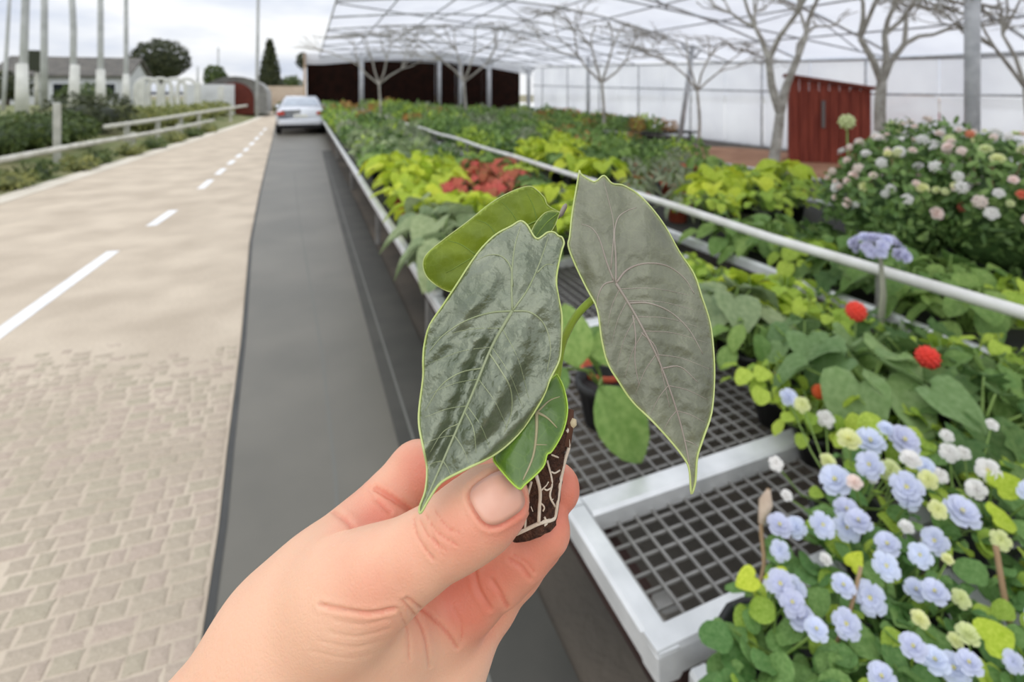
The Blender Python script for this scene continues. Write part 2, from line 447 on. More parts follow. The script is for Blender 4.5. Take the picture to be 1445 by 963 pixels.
column(746, 150, 'pale column at the corner of dark opening and white wall', .12, 0, YB - .3)
column(830, 150, 'slim grey column in front of the white wall left of the leaning one', .08, 0, 21)
column(958, 205, 'leaning grey column before the white panels', .075, .55)
column(1372, 300, 'thick grey column behind the white-flowered bush', .085, 0, 4.6)
# ------------------------------------------------------------------ left side of the road
M_rail = mat('whitewashed_timber', srgb(186, 184, 170), srgb(212, 210, 200), scale=4, rough=.8, bump=.2)
M_post = mat('greyed_timber', srgb(170, 170, 160), srgb(196, 195, 186), scale=4, rough=.85, bump=.2)
M_pole = mat('pale_pole', srgb(166, 168, 168), srgb(196, 198, 198), scale=1.5, rough=.7)
M_sleeve = mat('chalky_sleeve', srgb(196, 196, 190), srgb(216, 216, 210), scale=2, rough=.85)

def fence(name, pts, posts, zr, label, post_h, r=.05):
    e = empty(name, (pts[0][0], pts[0][1], 0)); tag(e, label, 'fence', 'roadside rails')
    b = MB(); b.tube([loc_of(e, q) for q in spline([(x, y, z) for x, y, z in pts], 4)], r, 8); b.build('rail', M_rail, e, True)
    for (x, y, h) in posts:
        b = MB(); b.bbox(loc_of(e, (x, y, h / 2 - .05)), (.12, .12, h + .1), .015); b.build('post', M_post, e)
fence('roadside_fence', [(-4.75, 7, .52), (-4.7, 11, .50), (-4.55, 14.5, .47), (-4.3, 18, .42), (-4.0, 22, .40), (-3.7, 27, .40)],
      [(-5.0, 14.6, 1.38), (-4.45, 18, .5), (-4.15, 22.2, .5), (-4.85, 10.5, .5)], .45, 'low white rail beside the road with one tall post', 1.4, .06)
fence('roadside_fence', [(-4.9, 17.3, .70), (-4.5, 21, .72), (-4.1, 26, .76), (-3.6, 32, .8), (-3.3, 37, .8)],
      [(-4.75, 18.6, .70), (-4.5, 21, .72), (-4.3, 23.5, .75), (-4.1, 26, .75), (-3.6, 32, .8)], .75, 'upper white rail starting behind the low rail, running off to the red shed', .8, .065)

def tall_pole(px, pyb, X, r, h, label, lean=0.0, sleeve=2.2, zb=.6, bend=0.0):
    d = ray(px, pyb); t = X / d[0]; P = CAM + d * t
    r *= 1.3; e = empty('tall_pole', (P[0], P[1], zb)); tag(e, label, 'pole', 'tall pale poles')
    b = MB(); b.tube([(0, 0, 0), (lean * .3 + bend, 0, h * .3), (lean * .6, 0, h * .6), (lean, 0, h)], [r, r * .95, r * .85, r * .75], 8); b.build('shaft', M_pole, e, True)
    if sleeve:
        b = MB(); b.tube([(bend * .2, 0, -.1), (bend * .8, 0, sleeve)], [r * 1.7, r * 1.35], 8); b.build('sleeve', M_sleeve, e, True)
tall_pole(4, 120, -13, .07, 6.5, 'thin short pole at the far left edge, leftmost of all', .3, 0)
tall_pole(31, 150, -11, .12, 14, 'pale pole second from the left edge, nearest the hedge', .35)
tall_pole(62, 150, -12.5, .13, 14, 'pale pole beside the small dark box, third from left', .05, 0)
tall_pole(103, 150, -11, .12, 14, 'pale pole before the white house, slightly bent', -.25, 2.4, .6, .1)
tall_pole(142, 158, -10, .115, 14, 'pale pole standing closest to the dark green bush', 0)
tall_pole(178, 140, -11, .11, 14, 'pale pole just left of the round dark tree', 0)
tall_pole(362, 110, -2.9, .08, 15, 'faint pale pole beside the pointed conifer', .2, 0, 0)
tall_pole(308, 120, -6.5, .07, 4.6, 'thin dark mast above the red shed', 0, 0)
tall_pole(279, 120, -8.5, .09, 3.2, 'slim mast between the round tree and red shed', 0, 0)

# leaf cluster meshes
def leaf_quad(base, d, n_, L, W, fold=.15):
    """small bent leaf: 2 x 2 quads"""
    d = d / (np.linalg.norm(d) + 1e-9); s = np.cross(d, n_); s = s / (np.linalg.norm(s) + 1e-9); n_ = np.cross(s, d)
    v = [base, base + d * L * .35 + s * W * .5 + n_ * W * fold, base + d * L * .4, base + d * L * .35 - s * W * .5 + n_ * W * fold,
         base + d * L * .72 + s * W * .38 + n_ * W * fold * .4 - n_ * L * .05, base + d * L * .72 - s * W * .38 + n_ * W * fold * .4 - n_ * L * .05, base + d * L - n_ * L * .14]
    f = [(0, 1, 2), (0, 2, 3), (1, 4, 6, 2), (2, 6, 5, 3)]
    return v, f
def rvec(r):
    while True:
        q = np.array([r.uniform(-1, 1), r.uniform(-1, 1), r.uniform(-1, 1)])
        if .05 < np.linalg.norm(q) < 1: return q / np.linalg.norm(q)
def blob_foliage(name, material, size, n, L, W, seed, shape='ell', core=None):
    """a crown of n separate leaves spread through an ellipsoid shell; origin at its base"""
    r = random.Random(seed); b = MB(); sx, sy, sz = size
    lumps = [(rvec(r), r.uniform(.75, 1.12)) for _ in range(14)]
    for _ in range(n):
        q = rvec(r)
        if shape == 'cone':
            z = r.random() ** 1.3; rad = (1 - z) * r.uniform(.75, 1) + .04; a = r.uniform(0, 6.283)
            P = np.array([sx * rad * math.cos(a), sy * rad * math.sin(a), z * 2 * sz]); nn = np.array([math.cos(a), math.sin(a), .4])
        else:
            k = max((q @ l_) ** 3 * w for l_, w in lumps); k = .78 + .3 * max(0, k)
            k *= r.uniform(.80, 1.0)
            P = np.array([q[0] * sx * k, q[1] * sy * k, sz + q[2] * sz * k]); nn = q
            if shape == 'mound' and P[2] < sz * .5: P[2] = r.uniform(0, sz * .6)
        dirv = rvec(r) * .8 + nn * .5 + np.array([0, 0, -.1])
        vv, ff = leaf_quad(P, dirv, nn + rvec(r) * .5, L * r.uniform(.7, 1.2), W * r.uniform(.8, 1.15))
        if shape == 'mound': vv = [np.array([q_[0], q_[1], max(q_[2], .004)]) for q_ in vv]
        b.add(vv, ff, r.random())
    return b.mesh(name, material)
GREENS = {
    'hedge': mat('hedge_leaf', srgb(70, 88, 46), srgb(96, 112, 60), scale=2, rough=.6, trans=.2, tint=True, rand=.4),
    'olive': mat('olive_leaf', srgb(120, 128, 74), srgb(150, 152, 92), scale=2, rough=.6, trans=.2, tint=True, rand=.35),
    'darktree': mat('dark_tree_leaf', srgb(52, 60, 36), srgb(70, 76, 44), scale=2, rough=.6, trans=.1, tint=True, rand=.35),
}
def core_mesh(name, material, size, seed, lift=None):
    r = random.Random(seed); b = MB(); rows, cols = 7, 12; v = []; f = []
    for i in range(rows):
        th = math.pi * i / (rows - 1)
        for k in range(cols):
            a = 2 * math.pi * k / cols; w = r.uniform(.85, 1.0)
            v.append((size[0] * w * math.sin(th) * math.cos(a), size[1] * w * math.sin(th) * math.sin(a), size[2] + size[2] * w * math.cos(th)))
    for i in range(rows - 1):
        for k in range(cols):
            j = (k + 1) % cols; f.append((i * cols + k, i * cols + cols + k, i * cols + cols + j, i * cols + j))
    return mesh(name, v, f, material, True)

def shrub(name, P, size, n, L, W, m, label, cat, group, seed, shape='mound'):
    e = empty(name, P); tag(e, label, cat, group)
    obj('foliage', blob_foliage('foliage', m, size, n, L, W, seed, shape), e)
    obj('inner_growth', core_mesh('inner_growth', m, (size[0] * .72, size[1] * .72, size[2] * .74), seed), e)
    return e
# roadside hedge, shrub by shrub
for i, (y, w, h) in enumerate(((10.6, .85, .45), (12.3, .9, .48), (14.0, .85, .44), (15.6, .85, .46), (17.2, .8, .42))):
    shrub('hedge_shrub', (edge_x(y, LEFT) - 2.15, y, .26), (.85, w * 1.15, h), 900, .13, .07, GREENS['hedge'],
          'dense dark green hedge shrub behind the low white rail', 'shrub', 'hedge behind the low rail', 60 + i)
shrub('round_bush', (-6.2, 20.5, .35), (1.2, 1.6, .62), 900, .16, .08, GREENS['darktree'], 'dark green bush right of the poles behind the upper rail', 'bush', None, 71)
for i, (y, w, h) in enumerate(((23, 1.2, .42), (25.8, 1.3, .40), (29, 1.4, .40), (32.4, 1.5, .40), (36, 1.5, .40))):
    shrub('olive_shrub', (edge_x(y, LEFT) - 2.1, y, .25), (.9, w, h), 600, .17, .09, GREENS['olive'], 'yellow-green shrub in the row behind the upper white rail', 'shrub', 'shrubs behind the upper rail', 80 + i)
for i, (y, dx) in enumerate(((8.2, -1.0), (8.9, -.6), (9.5, -1.2), (10.2, -.75), (10.8, -.9), (11.6, -.6), (12.6, -.7), (13.8, -.5), (15, -.6), (16.6, -.5), (18.4, -.5), (20.4, -.5), (22.6, -.5), (25, -.5))):
    shrub('verge_weed', (edge_x(y, LEFT) + dx + .1, y, .0), (.30, .42, .15), 170, .12, .05, GREENS['olive' if i % 2 else 'hedge'], 'low tuft of weeds on the verge in front of the white rails', 'weeds', 'weeds along the verge', 100 + i)

# far trees
def crown_tree(name, P, size, trunk_h, n, L, m, label, seed, shape='ell'):
    e = empty(name, P); tag(e, label, 'tree', 'trees beyond the road')
    b = MB(); b.tube([(0, 0, 0), (.05, 0, trunk_h + size[2] * .5)], [size[0] * .09, size[0] * .06], 7); b.build('trunk', mat('trunk_brown', srgb(84, 70, 56), rough=.9), e, True)
    c = obj('crown', blob_foliage('crown', m, size, n, L, L * .55, seed, shape), e, (0, 0, trunk_h))
    if shape != 'cone': obj('inner_growth', core_mesh('inner_growth', m, tuple(q * .8 for q in size), seed), c)
    else:
        b = MB(); b.tube([(0, 0, 0), (0, 0, size[2] * 1.8)], [size[0] * .8, .05], 9); b.build('inner_growth', m, c, True)
P = at_Y(228, 112, 58); crown_tree('round_tree', (P[0], P[1], .4), (2.4, 2.4, 1.9), 2.1, 2600, .32, GREENS['darktree'], 'round-crowned dark green tree above the white frames', 201)
P = at_Y(381, 120, 53); crown_tree('conifer', (P[0], P[1], 0), (1.05, 1.05, 2.1), 1.9, 1500, .34, GREENS['darktree'], 'pointed dark conifer right of the faint pole', 202, 'cone')
P = at_Y(303, 120, 49); crown_tree('small_tree', (P[0], P[1], .3), (.75, .75, .95), 1.6, 700, .26, GREENS['hedge'], 'small green tree beside the thin dark mast', 203)
P = at_Y(412, 120, 60); crown_tree('small_tree', (P[0], P[1], 0), (.9, .9, .8), 1.6, 700, .26, GREENS['hedge'], 'small green tree between conifer and greenhouse end', 204)
P = at_Y(428, 90, 49); crown_tree('small_tree', (P[0], P[1], 0), (.5, .5, .6), 3.6, 400, .22, GREENS['darktree'], 'dark treetop peeping over the greenhouse corner', 205)
P = at_Y(10, 110, 43); crown_tree('small_tree', (P[0], P[1], .3), (1.4, 1.4, .8), .9, 700, .26, GREENS['darktree'], 'low dark tree at the left edge of the picture', 206)
P = at_Y(120, 118, 44); crown_tree('small_tree', (P[0], P[1], .3), (1.6, 1.6, .7), .4, 800, .26, GREENS['hedge'], 'low green tree under the white house eaves', 207)

# far houses and sheds
M_wall1 = mat('whitewash', srgb(196, 198, 200), srgb(214, 216, 218), scale=1.2, rough=.85)
M_slate = mat('grey_slate', srgb(84, 82, 78), srgb(104, 100, 94), scale=2, rough=.8)
M_tin = mat('white_tin', srgb(214, 218, 224), srgb(228, 230, 234), scale=2, rough=.5)
M_win = mat('dark_glass', srgb(40, 44, 48), rough=.15, spec=.6)
M_redw = mat('oxide_red_boards', srgb(118, 52, 40), srgb(142, 68, 52), scale=2.5, rough=.85, bump=.2, stretch=(6, 6, .6))
M_tan = mat('tan_render', srgb(190, 170, 150), srgb(206, 188, 168), scale=1.5, rough=.9)
def house(name, px, Y, w, dpt, h, rise, wallm, roofm, label, z0=.3, windows=(), door=None, rz=0.0, over=.3):
    P = at_Y(px, 120, Y)
    e = empty(name, (P[0], P[1], z0), rz); tag(e, label, 'building', None)
    b = MB(); b.box((0, dpt / 2, h / 2), (w, dpt, h)); 
    b.add([(-w / 2, 0, h), (w / 2, 0, h), (-w / 2, dpt, h), (w / 2, dpt, h), (-w / 2, dpt / 2, h + rise), (w / 2, dpt / 2, h + rise)], [(0, 4, 2), (1, 3, 5)])
    b.build('walls', wallm, e)
    b = MB(); t = .14; o_ = over
    for s_ in (0, 1):
        y0 = -o_ if s_ == 0 else dpt + o_; zb = h - rise * o_ / (dpt / 2)
        v = [(-w / 2 - o_, y0, zb), (w / 2 + o_, y0, zb), (w / 2 + o_, dpt / 2, h + rise), (-w / 2 - o_, dpt / 2, h + rise)]
        v += [(x, y, z + t) for x, y, z in v]
        b.add(v, [(0, 3, 2, 1), (4, 5, 6, 7), (0, 1, 5, 4), (1, 2, 6, 5), (2, 3, 7, 6), (3, 0, 4, 7)])
    b.build('roof', roofm, e)
    for (x, z, ww, hh) in windows:
        b = MB(); b.box((x, -.03, z), (ww + .14, .08, hh + .14)); wn = b.build('window', M_tin, e)
        b = MB(); b.box((x, -.075, z), (ww, .02, hh)); b.build('pane', M_win, wn)
    if door:
        b = MB(); b.bbox((door[0], -.05, door[2] / 2), (door[1], .1, door[2]), .02); b.build('door', M_redw, e)
    return e
house('cottage', 88, 47, 7.5, 6, 2.6, 1.3, M_wall1, M_slate, 'low white cottage with dark roof behind the tall poles', .2, [(-2.5, 1.5, 1, 1), (0, 1.5, 1, 1), (2.6, 1.5, 1, 1)])
house('barn', 132, 68, 6, 6, 3.9, .9, M_slate, M_tin, 'grey barn with a bright tin roof behind the cottage', .2, [(-1.4, 2.2, 1, .9), (1.6, 2.2, 1, .9)])
house('cottage', 14, 60, 5.4, 5, 2.2, 1.0, M_tan, M_slate, 'tan cottage at the left edge behind the poles', .2, [(-1.2, 1.3, .9, .9), (1.4, 1.3, .9, .9)])
P = at_Y(52, 110, 42)
b = MB(); b.bbox((0, 0, 2.95), (.7, .6, 1.25), .05); e = empty('signal_box', (P[0], P[1], .6)); tag(e, 'small dark box raised on a post between the poles', 'box')
b.build('box', M_slate and mat('dark_olive', srgb(52, 56, 44), rough=.8), e); b = MB(); b.tube([(0, 0, 0), (0, 0, 2.4)], .12, 8); b.build('post', M_post, e, True)
# white hoop frames in a row left of the red shed
for i, (px, w) in enumerate(((208, 1.2), (226, 1.2), (246, 1.2), (264, 1.0))):
    P = at_Y(px, 130, 39); e = empty('hoop_frame', (P[0], P[1], .4)); tag(e, ['whitewashed hoop frame left end of the row under the round tree', 'whitewashed hoop frame second in the row, under the round tree', 'whitewashed hoop frame third in the row under the round tree', 'whitewashed hoop frame right end of the row, towards the red shed'][i], 'frame', 'white hoop frames')
    for s_ in (-1, 1):
        b = MB(); b.bbox((s_ * w / 2, 0, .75), (.22, .22, 1.7), .02); b.build('post', M_sleeve, e)
    b = MB(); b.tube([(w / 2 * math.cos(a), 0, 1.5 + .55 * math.sin(a)) for a in np.linspace(0, math.pi, 11)], .11, 6); b.build('hoop', M_sleeve, e, True)
    b = MB(); b.box((0, 0, 1.15), (w, .1, .16)); b.build('cross_rail', M_sleeve, e)
for i, (px, h) in enumerate(((200, 1.9), (279, 1.8), (312, 1.6))):
    P = at_Y(px, 130, 38); e = MB().bbox((0, 0, h / 2 - .1), (.32, .32, h), .03).build('gate_post', M_sleeve, None, False, (P[0], P[1], .5))
    tag(e, ['thick white post left of the hoop frames', 'thick white post right of the hoop frames', 'thick white post against the white lean-to wall'][i], 'post', 'thick white posts')
# red-doored arched shed
P = at_Y(331, 130, 40)
e = empty('arched_shed', (P[0], P[1], .2)); tag(e, 'arched grey shed with a dark red door beside the road end', 'shed')
n = 12; v = []; f = []
for yy in (0, 5):
    for i in range(n + 1):
        a = math.pi * i / n; v.append((2.0 * math.cos(a), yy, 1.1 + 1.35 * math.sin(a) if 0 < i < n else 0))
for i in range(n): f.append((i, i + 1, n + 2 + i, n + 1 + i))
f.append(tuple(range(n + 1)))
f.append(tuple(range(2 * n + 1, n, -1)))
obj('shell', mesh('shell', v, f, mat('grey_corrugated', srgb(140, 140, 138), srgb(164, 163, 160), scale=3, rough=.7), True), e)
v = [(1.15 * math.cos(a), -.06, 1.0 + 1.05 * math.sin(a)) for a in np.linspace(0, math.pi, 10)] + [(-1.15, -.06, -.05), (1.15, -.06, -.05)]
v += [(x, .1, z) for x, y, z in v]; k = 12
obj('door', mesh('door', v, [tuple(range(k - 1, -1, -1))] + [(i, (i + 1) % k, k + (i + 1) % k, k + i) for i in range(k)], mat('dark_red_door', srgb(84, 34, 24), srgb(100, 42, 30), scale=3, rough=.8)), e)
P = at_Y(298, 130, 39); e = MB().box((0, 0, .85), (2.6, .3, 1.9)).build('garden_wall', M_wall1, None, False, (P[0], P[1], .3)); struct(e, 'low white wall left of the red-doored shed', 'wall')
P = at_Y(388, 130, 48); e = MB().box((0, 0, 1.0), (4.4, .4, 2.2)).build('boundary_wall', M_tan, None, False, (P[0], P[1], 0)); struct(e, 'tan wall closing the end of the road', 'wall')
shrub('end_bush', at_Y(398, 150, 43) * [1, 1, 0], (.55, .5, .45), 500, .2, .1, GREENS['olive'], 'small yellow-green bush at the foot of the tan wall', 'bush', None, 140)

# ------------------------------------------------------------------ car, seen from behind
def car(P, rz=0.0):
    e = empty('car', P, rz); tag(e, 'white saloon car seen from behind on the dark lane', 'car')
    MW = mat('white_car_paint', srgb(216, 220, 228), rough=.25, spec=.6, coat=.6)
    MG = mat('car_glass', srgb(150, 158, 168), srgb(176, 184, 194), scale=2, rough=.1, spec=.8)
    MK = mat('black_rubber', srgb(20, 20, 22), rough=.8); MR = mat('tail_lamp_red', srgb(176, 60, 44), rough=.25); MC = mat('rim_alloy', srgb(160, 162, 166), rough=.35, metal=.7)
    # hull: rows along Y (rear = 0), each a half section (x, z) list
    rows = [(0.00, [(0, .38), (.62, .38), (.74, .50), (.80, .66), (.78, .82), (.66, .92), (0, .94)]),
            (0.10, [(0, .26), (.72, .27), (.84, .45), (.88, .66), (.86, .86), (.72, 1.0), (0, 1.03)]),
            (0.55, [(0, .22), (.76, .24), (.87, .42), (.90, .68), (.87, .90), (.74, 1.02), (0, 1.06)]),
            (1.40, [(0, .22), (.78, .24), (.88, .42), (.91, .68), (.88, .92), (.76, 1.0), (0, 1.02)]),
            (3.00, [(0, .22), (.78, .24), (.88, .42), (.91, .66), (.88, .88), (.76, .97), (0, .98)]),
            (4.10, [(0, .22), (.76, .24), (.86, .42), (.88, .60), (.84, .76), (.70, .84), (0, .88)]),
            (4.50, [(0, .30), (.60, .32), (.70, .42), (.74, .54), (.70, .64), (.58, .70), (0, .72)])]
    v = []; f = []; k = len(rows[0][1])
    for s_ in (1, -1):
        base = len(v)
        for y, sec in rows: v += [(s_ * x, y, z) for x, z in sec]
        for i in range(len(rows) - 1):
            for j in range(k - 1):
                q = (base + i * k + j, base + i * k + j + 1, base + i * k + k + j + 1, base + i * k + k + j)
                f.append(q if s_ == -1 else q[::-1])
        f.append(tuple(base + j for j in range(k))); f.append(tuple(base + (len(rows) - 1) * k + j for j in range(k)))
    body = obj('body', mesh('body', v, f, MW, True), e)
    # cabin
    cab = [(.50, .74, 1.03), (1.15, .58, 1.38), (1.7, .56, 1.45), (2.4, .56, 1.43), (3.15, .74, .98)]
    v = []; f = []
    for y, hw, z in cab: v += [(-hw, y, z), (hw, y, z)]
    for y, hw, z in cab: v += [(-.80, y, .96), (.80, y, .96)]
    n = len(cab)
    for i in range(n - 1):
        f.append((2 * i, 2 * i + 1, 2 * i + 3, 2 * i + 2)); o_ = 2 * n
        f.append((2 * i, 2 * i + 2, o_ + 2 * i + 2, o_ + 2 * i)); f.append((2 * i + 1, o_ + 2 * i + 1, o_ + 2 * i + 3, 2 * i + 3))
    obj('cabin', mesh('cabin', v, f, MW, True), e)
    v = [(-.66, .56, 1.075), (.66, .56, 1.075), (.54, 1.10, 1.365), (-.54, 1.10, 1.365)]; v += [(x, y - .008, z + .014) for x, y, z in v]
    obj('rear_window', mesh('rear_window', v, [(0, 1, 2, 3)[::-1], (4, 5, 6, 7), (0, 1, 5, 4), (1, 2, 6, 5), (2, 3, 7, 6), (3, 0, 4, 7)], MG), e)
    for s_ in (-1, 1):
        v = [(s_ * .785, .75, 1.02), (s_ * .60, 1.25, 1.36), (s_ * .585, 2.35, 1.38), (s_ * .775, 2.95, 1.02)]; v += [(x + s_ * .02, y, z + .01) for x, y, z in v]
        obj('side_window', mesh('side_window', v, [(0, 1, 2, 3), (4, 7, 6, 5), (0, 4, 5, 1), (1, 5, 6, 2), (2, 6, 7, 3), (3, 7, 4, 0)], MG), e)
        MB().bbox((s_ * .70, .03, .80), (.28, .12, .15), .03).build('tail_lamp', MR, e)
        MB().bbox((s_ * .93, 2.75, 1.02), (.16, .10, .13), .03).build('wing_mirror', MW, e)
        for y in (.85, 3.7):
            w = MB(); w.lathe([(.20, -.1), (.30, -.1), (.32, -.07), (.32, .07), (.30, .1), (.20, .1)], n=16); wv = [(z, x, y_) for x, y_, z in w.v]
            wh = obj('wheel', mesh('wheel', wv, w.f, MK, True), e, (s_ * .80, y, .32))
            h = MB(); h.lathe([(.02, .10), (.2, .105), (.2, -.105), (.02, -.10)], n=12); obj('rim', mesh('rim', [(z, x, y_) for x, y_, z in h.v], h.f, MC, True), wh)
    MB().bbox((0, -.02, .47), (1.5, .14, .22), .04).build('rear_bumper', MW, e)
    MB().bbox((0, .0, .30), (1.56, .14, .16), .03).build('lower_valance', MK, e)
    MB().bbox((0, -.015, .70), (.50, .05, .12), .01).build('number_plate', mat('plate_white', srgb(222, 222, 214), rough=.5), e)
car((-.14, 22.4, .012))
# ------------------------------------------------------------------ benches
M_alu = mat('bright_aluminium', srgb(204, 206, 206), srgb(232, 233, 233), scale=7, rough=.38, metal=.35, spec=.6, bump=.05, bscale=60)
M_wire = mat('dull_zinc_wire', srgb(124, 122, 118), srgb(150, 148, 144), scale=9, rough=.5, metal=.3)
M_deck = mat('black_bench_liner', srgb(40, 40, 38), srgb(54, 52, 48), scale=5, rough=.8)
M_tray = mat('rusty_underside', srgb(48, 30, 26), srgb(60, 40, 34), scale=4, rough=.8)
ZB = .55; SK = .04; BX = .61; Y1 = 1.24
bench = empty('plant_bench', (BX, .87, 0)); tag(bench, 'near plant bench with bright metal rim and wire mesh top beside the lane', 'bench', 'greenhouse benches')
def bl(q): return loc_of(bench, q)
def prism_bar(b, p0, p1, w, h):
    p0 = np.array(p0, float); p1 = np.array(p1, float); d = p1 - p0; d /= np.linalg.norm(d)
    s_ = np.array([-d[1], d[0], 0]); s_ /= np.linalg.norm(s_); u_ = np.cross(d, s_); c = .25
    ring = [(-1, -1 + c), (-1 + c, -1), (1 - c, -1), (1, -1 + c), (1, 1 - c), (1 - c, 1), (-1 + c, 1), (-1, 1 - c)]
    v = [q + s_ * a * w / 2 + u_ * e_ * h / 2 for q in (p0, p1) for a, e_ in ring]
    f = [tuple(range(8)), tuple(range(15, 7, -1))] + [(i, 8 + i, 8 + (i + 1) % 8, (i + 1) % 8) for i in range(8)]
    b.add(v, f)
def bar(name, p0, p1, w, h, m, parent, fn):
    b = MB(); prism_bar(b, fn(p0), fn(p1), w, h); return b.build(name, m, parent)
yb = .86
for i, y1 in enumerate((1.24, 2.6, 7, 13, 20, 29)):
    bar('side_rail', (BX + .027, yb + (.0 if i == 0 else .004), ZB), (BX + .027, y1, ZB), .055, .06, M_alu, bench, bl); yb = y1
bar('front_bar', (BX, .885, ZB + .0025), (2.26, .885 + SK * 1.65, ZB + .0025), .055, .06, M_alu, bench, bl)
for y in (1.24, 2.2, 3.1): bar('cross_bar', (BX + .055, y, ZB + .002), (2.26, y + SK * 1.6, ZB + .002), .07, .055, M_alu, bench, bl)
bar('far_rail', (2.26, .96, ZB), (2.26, 29, ZB), .05, .06, M_alu, bench, bl)
for y in (1.0, 3.4, 6, 9.5, 14, 20, 27):
    for x in (BX + .12, 2.2): bar('leg', (x, y, .0), (x + .001, y, ZB - .03), .05, .05, M_wire, bench, bl)
bar('under_tray', (BX + .12, .92, .40), (BX + .12, 29, .40), .05, .16, M_tray, bench, bl)
# mesh wires, one by one
ly = {}
for a, c in ((.915, 1.205), (1.275, 2.165), (2.235, 3.065)):
    x = BX + .055 + .02
    while x < 2.24:
        y0 = a + SK * (x - BX); y1 = c + SK * (x - BX)
        L_ = round(y1 - y0, 3)
        if L_ not in ly:
            b = MB(); prism_bar(b, (0, 0, 0), (0, L_, 0), (.0068), .006); ly[L_] = b.mesh('mesh_wire', M_wire)
        obj('mesh_wire', ly[L_], bench, bl((x, y0, ZB - .012))); x += .052
    y = a + .022
    b = MB(); prism_bar(b, (0, 0, 0), (1.6, 1.6 * SK, 0), (.0068), .006); cm = b.mesh('mesh_wire', M_wire)
    while y < c - .01:
        obj('mesh_wire', cm, bench, bl((BX + .055, y, ZB - .018))); y += .041
MB().box(bl((1.45, 16.1, ZB - .02)), (1.58, 25.8, .03)).build('deck', M_deck, bench)
# rail clips near the broad leaves
for (y, x) in ((2.55, BX + .03), (2.8, BX + .03), (3.05, BX + .03)):
    MB().bbox(bl((x, y, ZB + .045)), (.05, .07, .035), .01).build('rail_clip', M_alu, bench)

def simple_bench(name, x0, x1, y0, y1, z, label, rail=None, deck=None):
    e = empty(name, ((x0 + x1) / 2, y0, 0)); tag(e, label, 'bench', 'greenhouse benches')
    g = lambda q: loc_of(e, q)
    MB().box(g(((x0 + x1) / 2, (y0 + y1) / 2, z - .02)), (x1 - x0, y1 - y0, .04)).build('deck', deck or M_deck, e)
    for x in (x0 - .02, x1 + .02): bar('side_rail', (x, y0, z), (x, y1, z), .04, .06, M_alu, e, g)
    for y in np.linspace(y0 + .3, y1 - .3, 6):
        for x in (x0 + .1, x1 - .1): bar('leg', (x, y, 0), (x + .001, y, z - .03), .05, .05, M_wire, e, g)
    if rail:
        b = MB(); b.tube([g((rail[0] + .012 * math.sin(y * 1.7), y, rail[1] + .008 * math.sin(y * 2.3))) for y in np.linspace(y0 - .2, y1, 40)], .024, 10)
        b.build('pipe_rail', mat('white_pipe', srgb(208, 206, 200), srgb(232, 231, 227), scale=6, rough=.5, spec=.5, bump=.1), e, True)
        for y in np.arange(y0 + .1, y1, 2.2): bar('rail_post', (rail[0] + .03, y, z - .02), (rail[0] + .031, y, rail[1]), .03, .03, M_wire, e, g)
simple_bench('plant_bench', 2.43, 4.3, -.6, 29, .62, 'second plant bench behind the long white pipe rail', (2.33, .85))
simple_bench('flower_bench', .70, 2.24, .02, .835, .53, 'low white-rimmed bench under the blue flowers at the bottom right', None, M_white)
simple_bench('plant_bench', 4.95, 6.5, 4.4, 29, .42, 'third plant bench left of the bare trees')
simple_bench('plant_bench', 7.3, 8.9, 15.2, 29, .35, 'fourth plant bench in front of the white wall')
simple_bench('plant_bench', 9.6, 12.2, 15.0, 29, .30, 'rearmost plant bench at the foot of the white wall')

# ------------------------------------------------------------------ leaf and flower shapes
HALF = {
    'heart': [(0, 0), (.16, -.13), (.33, -.12), (.46, .03), (.49, .22), (.44, .44), (.32, .66), (.15, .88), (0, 1)],
    'oval':  [(0, 0), (.10, .06), (.22, .16), (.31, .30), (.34, .46), (.31, .64), (.22, .82), (.10, .94), (0, 1)],
    'round': [(0, 0), (.20, .02), (.36, .12), (.46, .30), (.48, .52), (.42, .74), (.29, .90), (.14, .98), (0, 1)],
    'lance': [(0, 0), (.05, .10), (.10, .22), (.14, .36), (.15, .50), (.135, .66), (.10, .80), (.05, .92), (0, 1)],
    'lobed': [(0, 0), (.22, -.04), (.40, .10), (.30, .24), (.46, .42), (.28, .54), (.34, .76), (.14, .82), (0, 1)],
}
def leaf_mesh(name, shape, material, fold=.25, droop=.25, wave=.03, seed=0):
    r = random.Random(seed); h = HALF[shape]; n = len(h); v = []; f = []
    def z(x, y): return fold * abs(x) - droop * y * y + wave * math.sin(y * 9 + seed) * abs(x) * 3
    for (x, y) in h: v.append((0, max(0, y), z(0, max(0, y)) - .012))
    for s_ in (1, -1):
        b0 = len(v)
        for (x, y) in h:
            xm, ym = x * .55, y * .6 + max(0, y) * .4
            v.append((s_ * xm, ym, z(xm, ym) + .025)); v.append((s_ * x, y, z(x, y)))
        for i in range(n - 1):
            a, b_ = i, i + 1; m1, m2 = b0 + 2 * i, b0 + 2 * i + 2
            q1 = (a, m1, m2, b_); q2 = (m1, m1 + 1, m2 + 1, m2)
            if s_ == -1: q1 = q1[::-1]; q2 = q2[::-1]
            f += [q1, q2]
    return mesh(name, v, f, material, True)
LM = {}
def leaf_mat(name, c1, c2, **k):
    kw = dict(scale=9, rough=.55, trans=.32, rand=.22, spec=.25); kw.update(k)
    return mat(name, srgb(*c1), srgb(*c2), **kw)
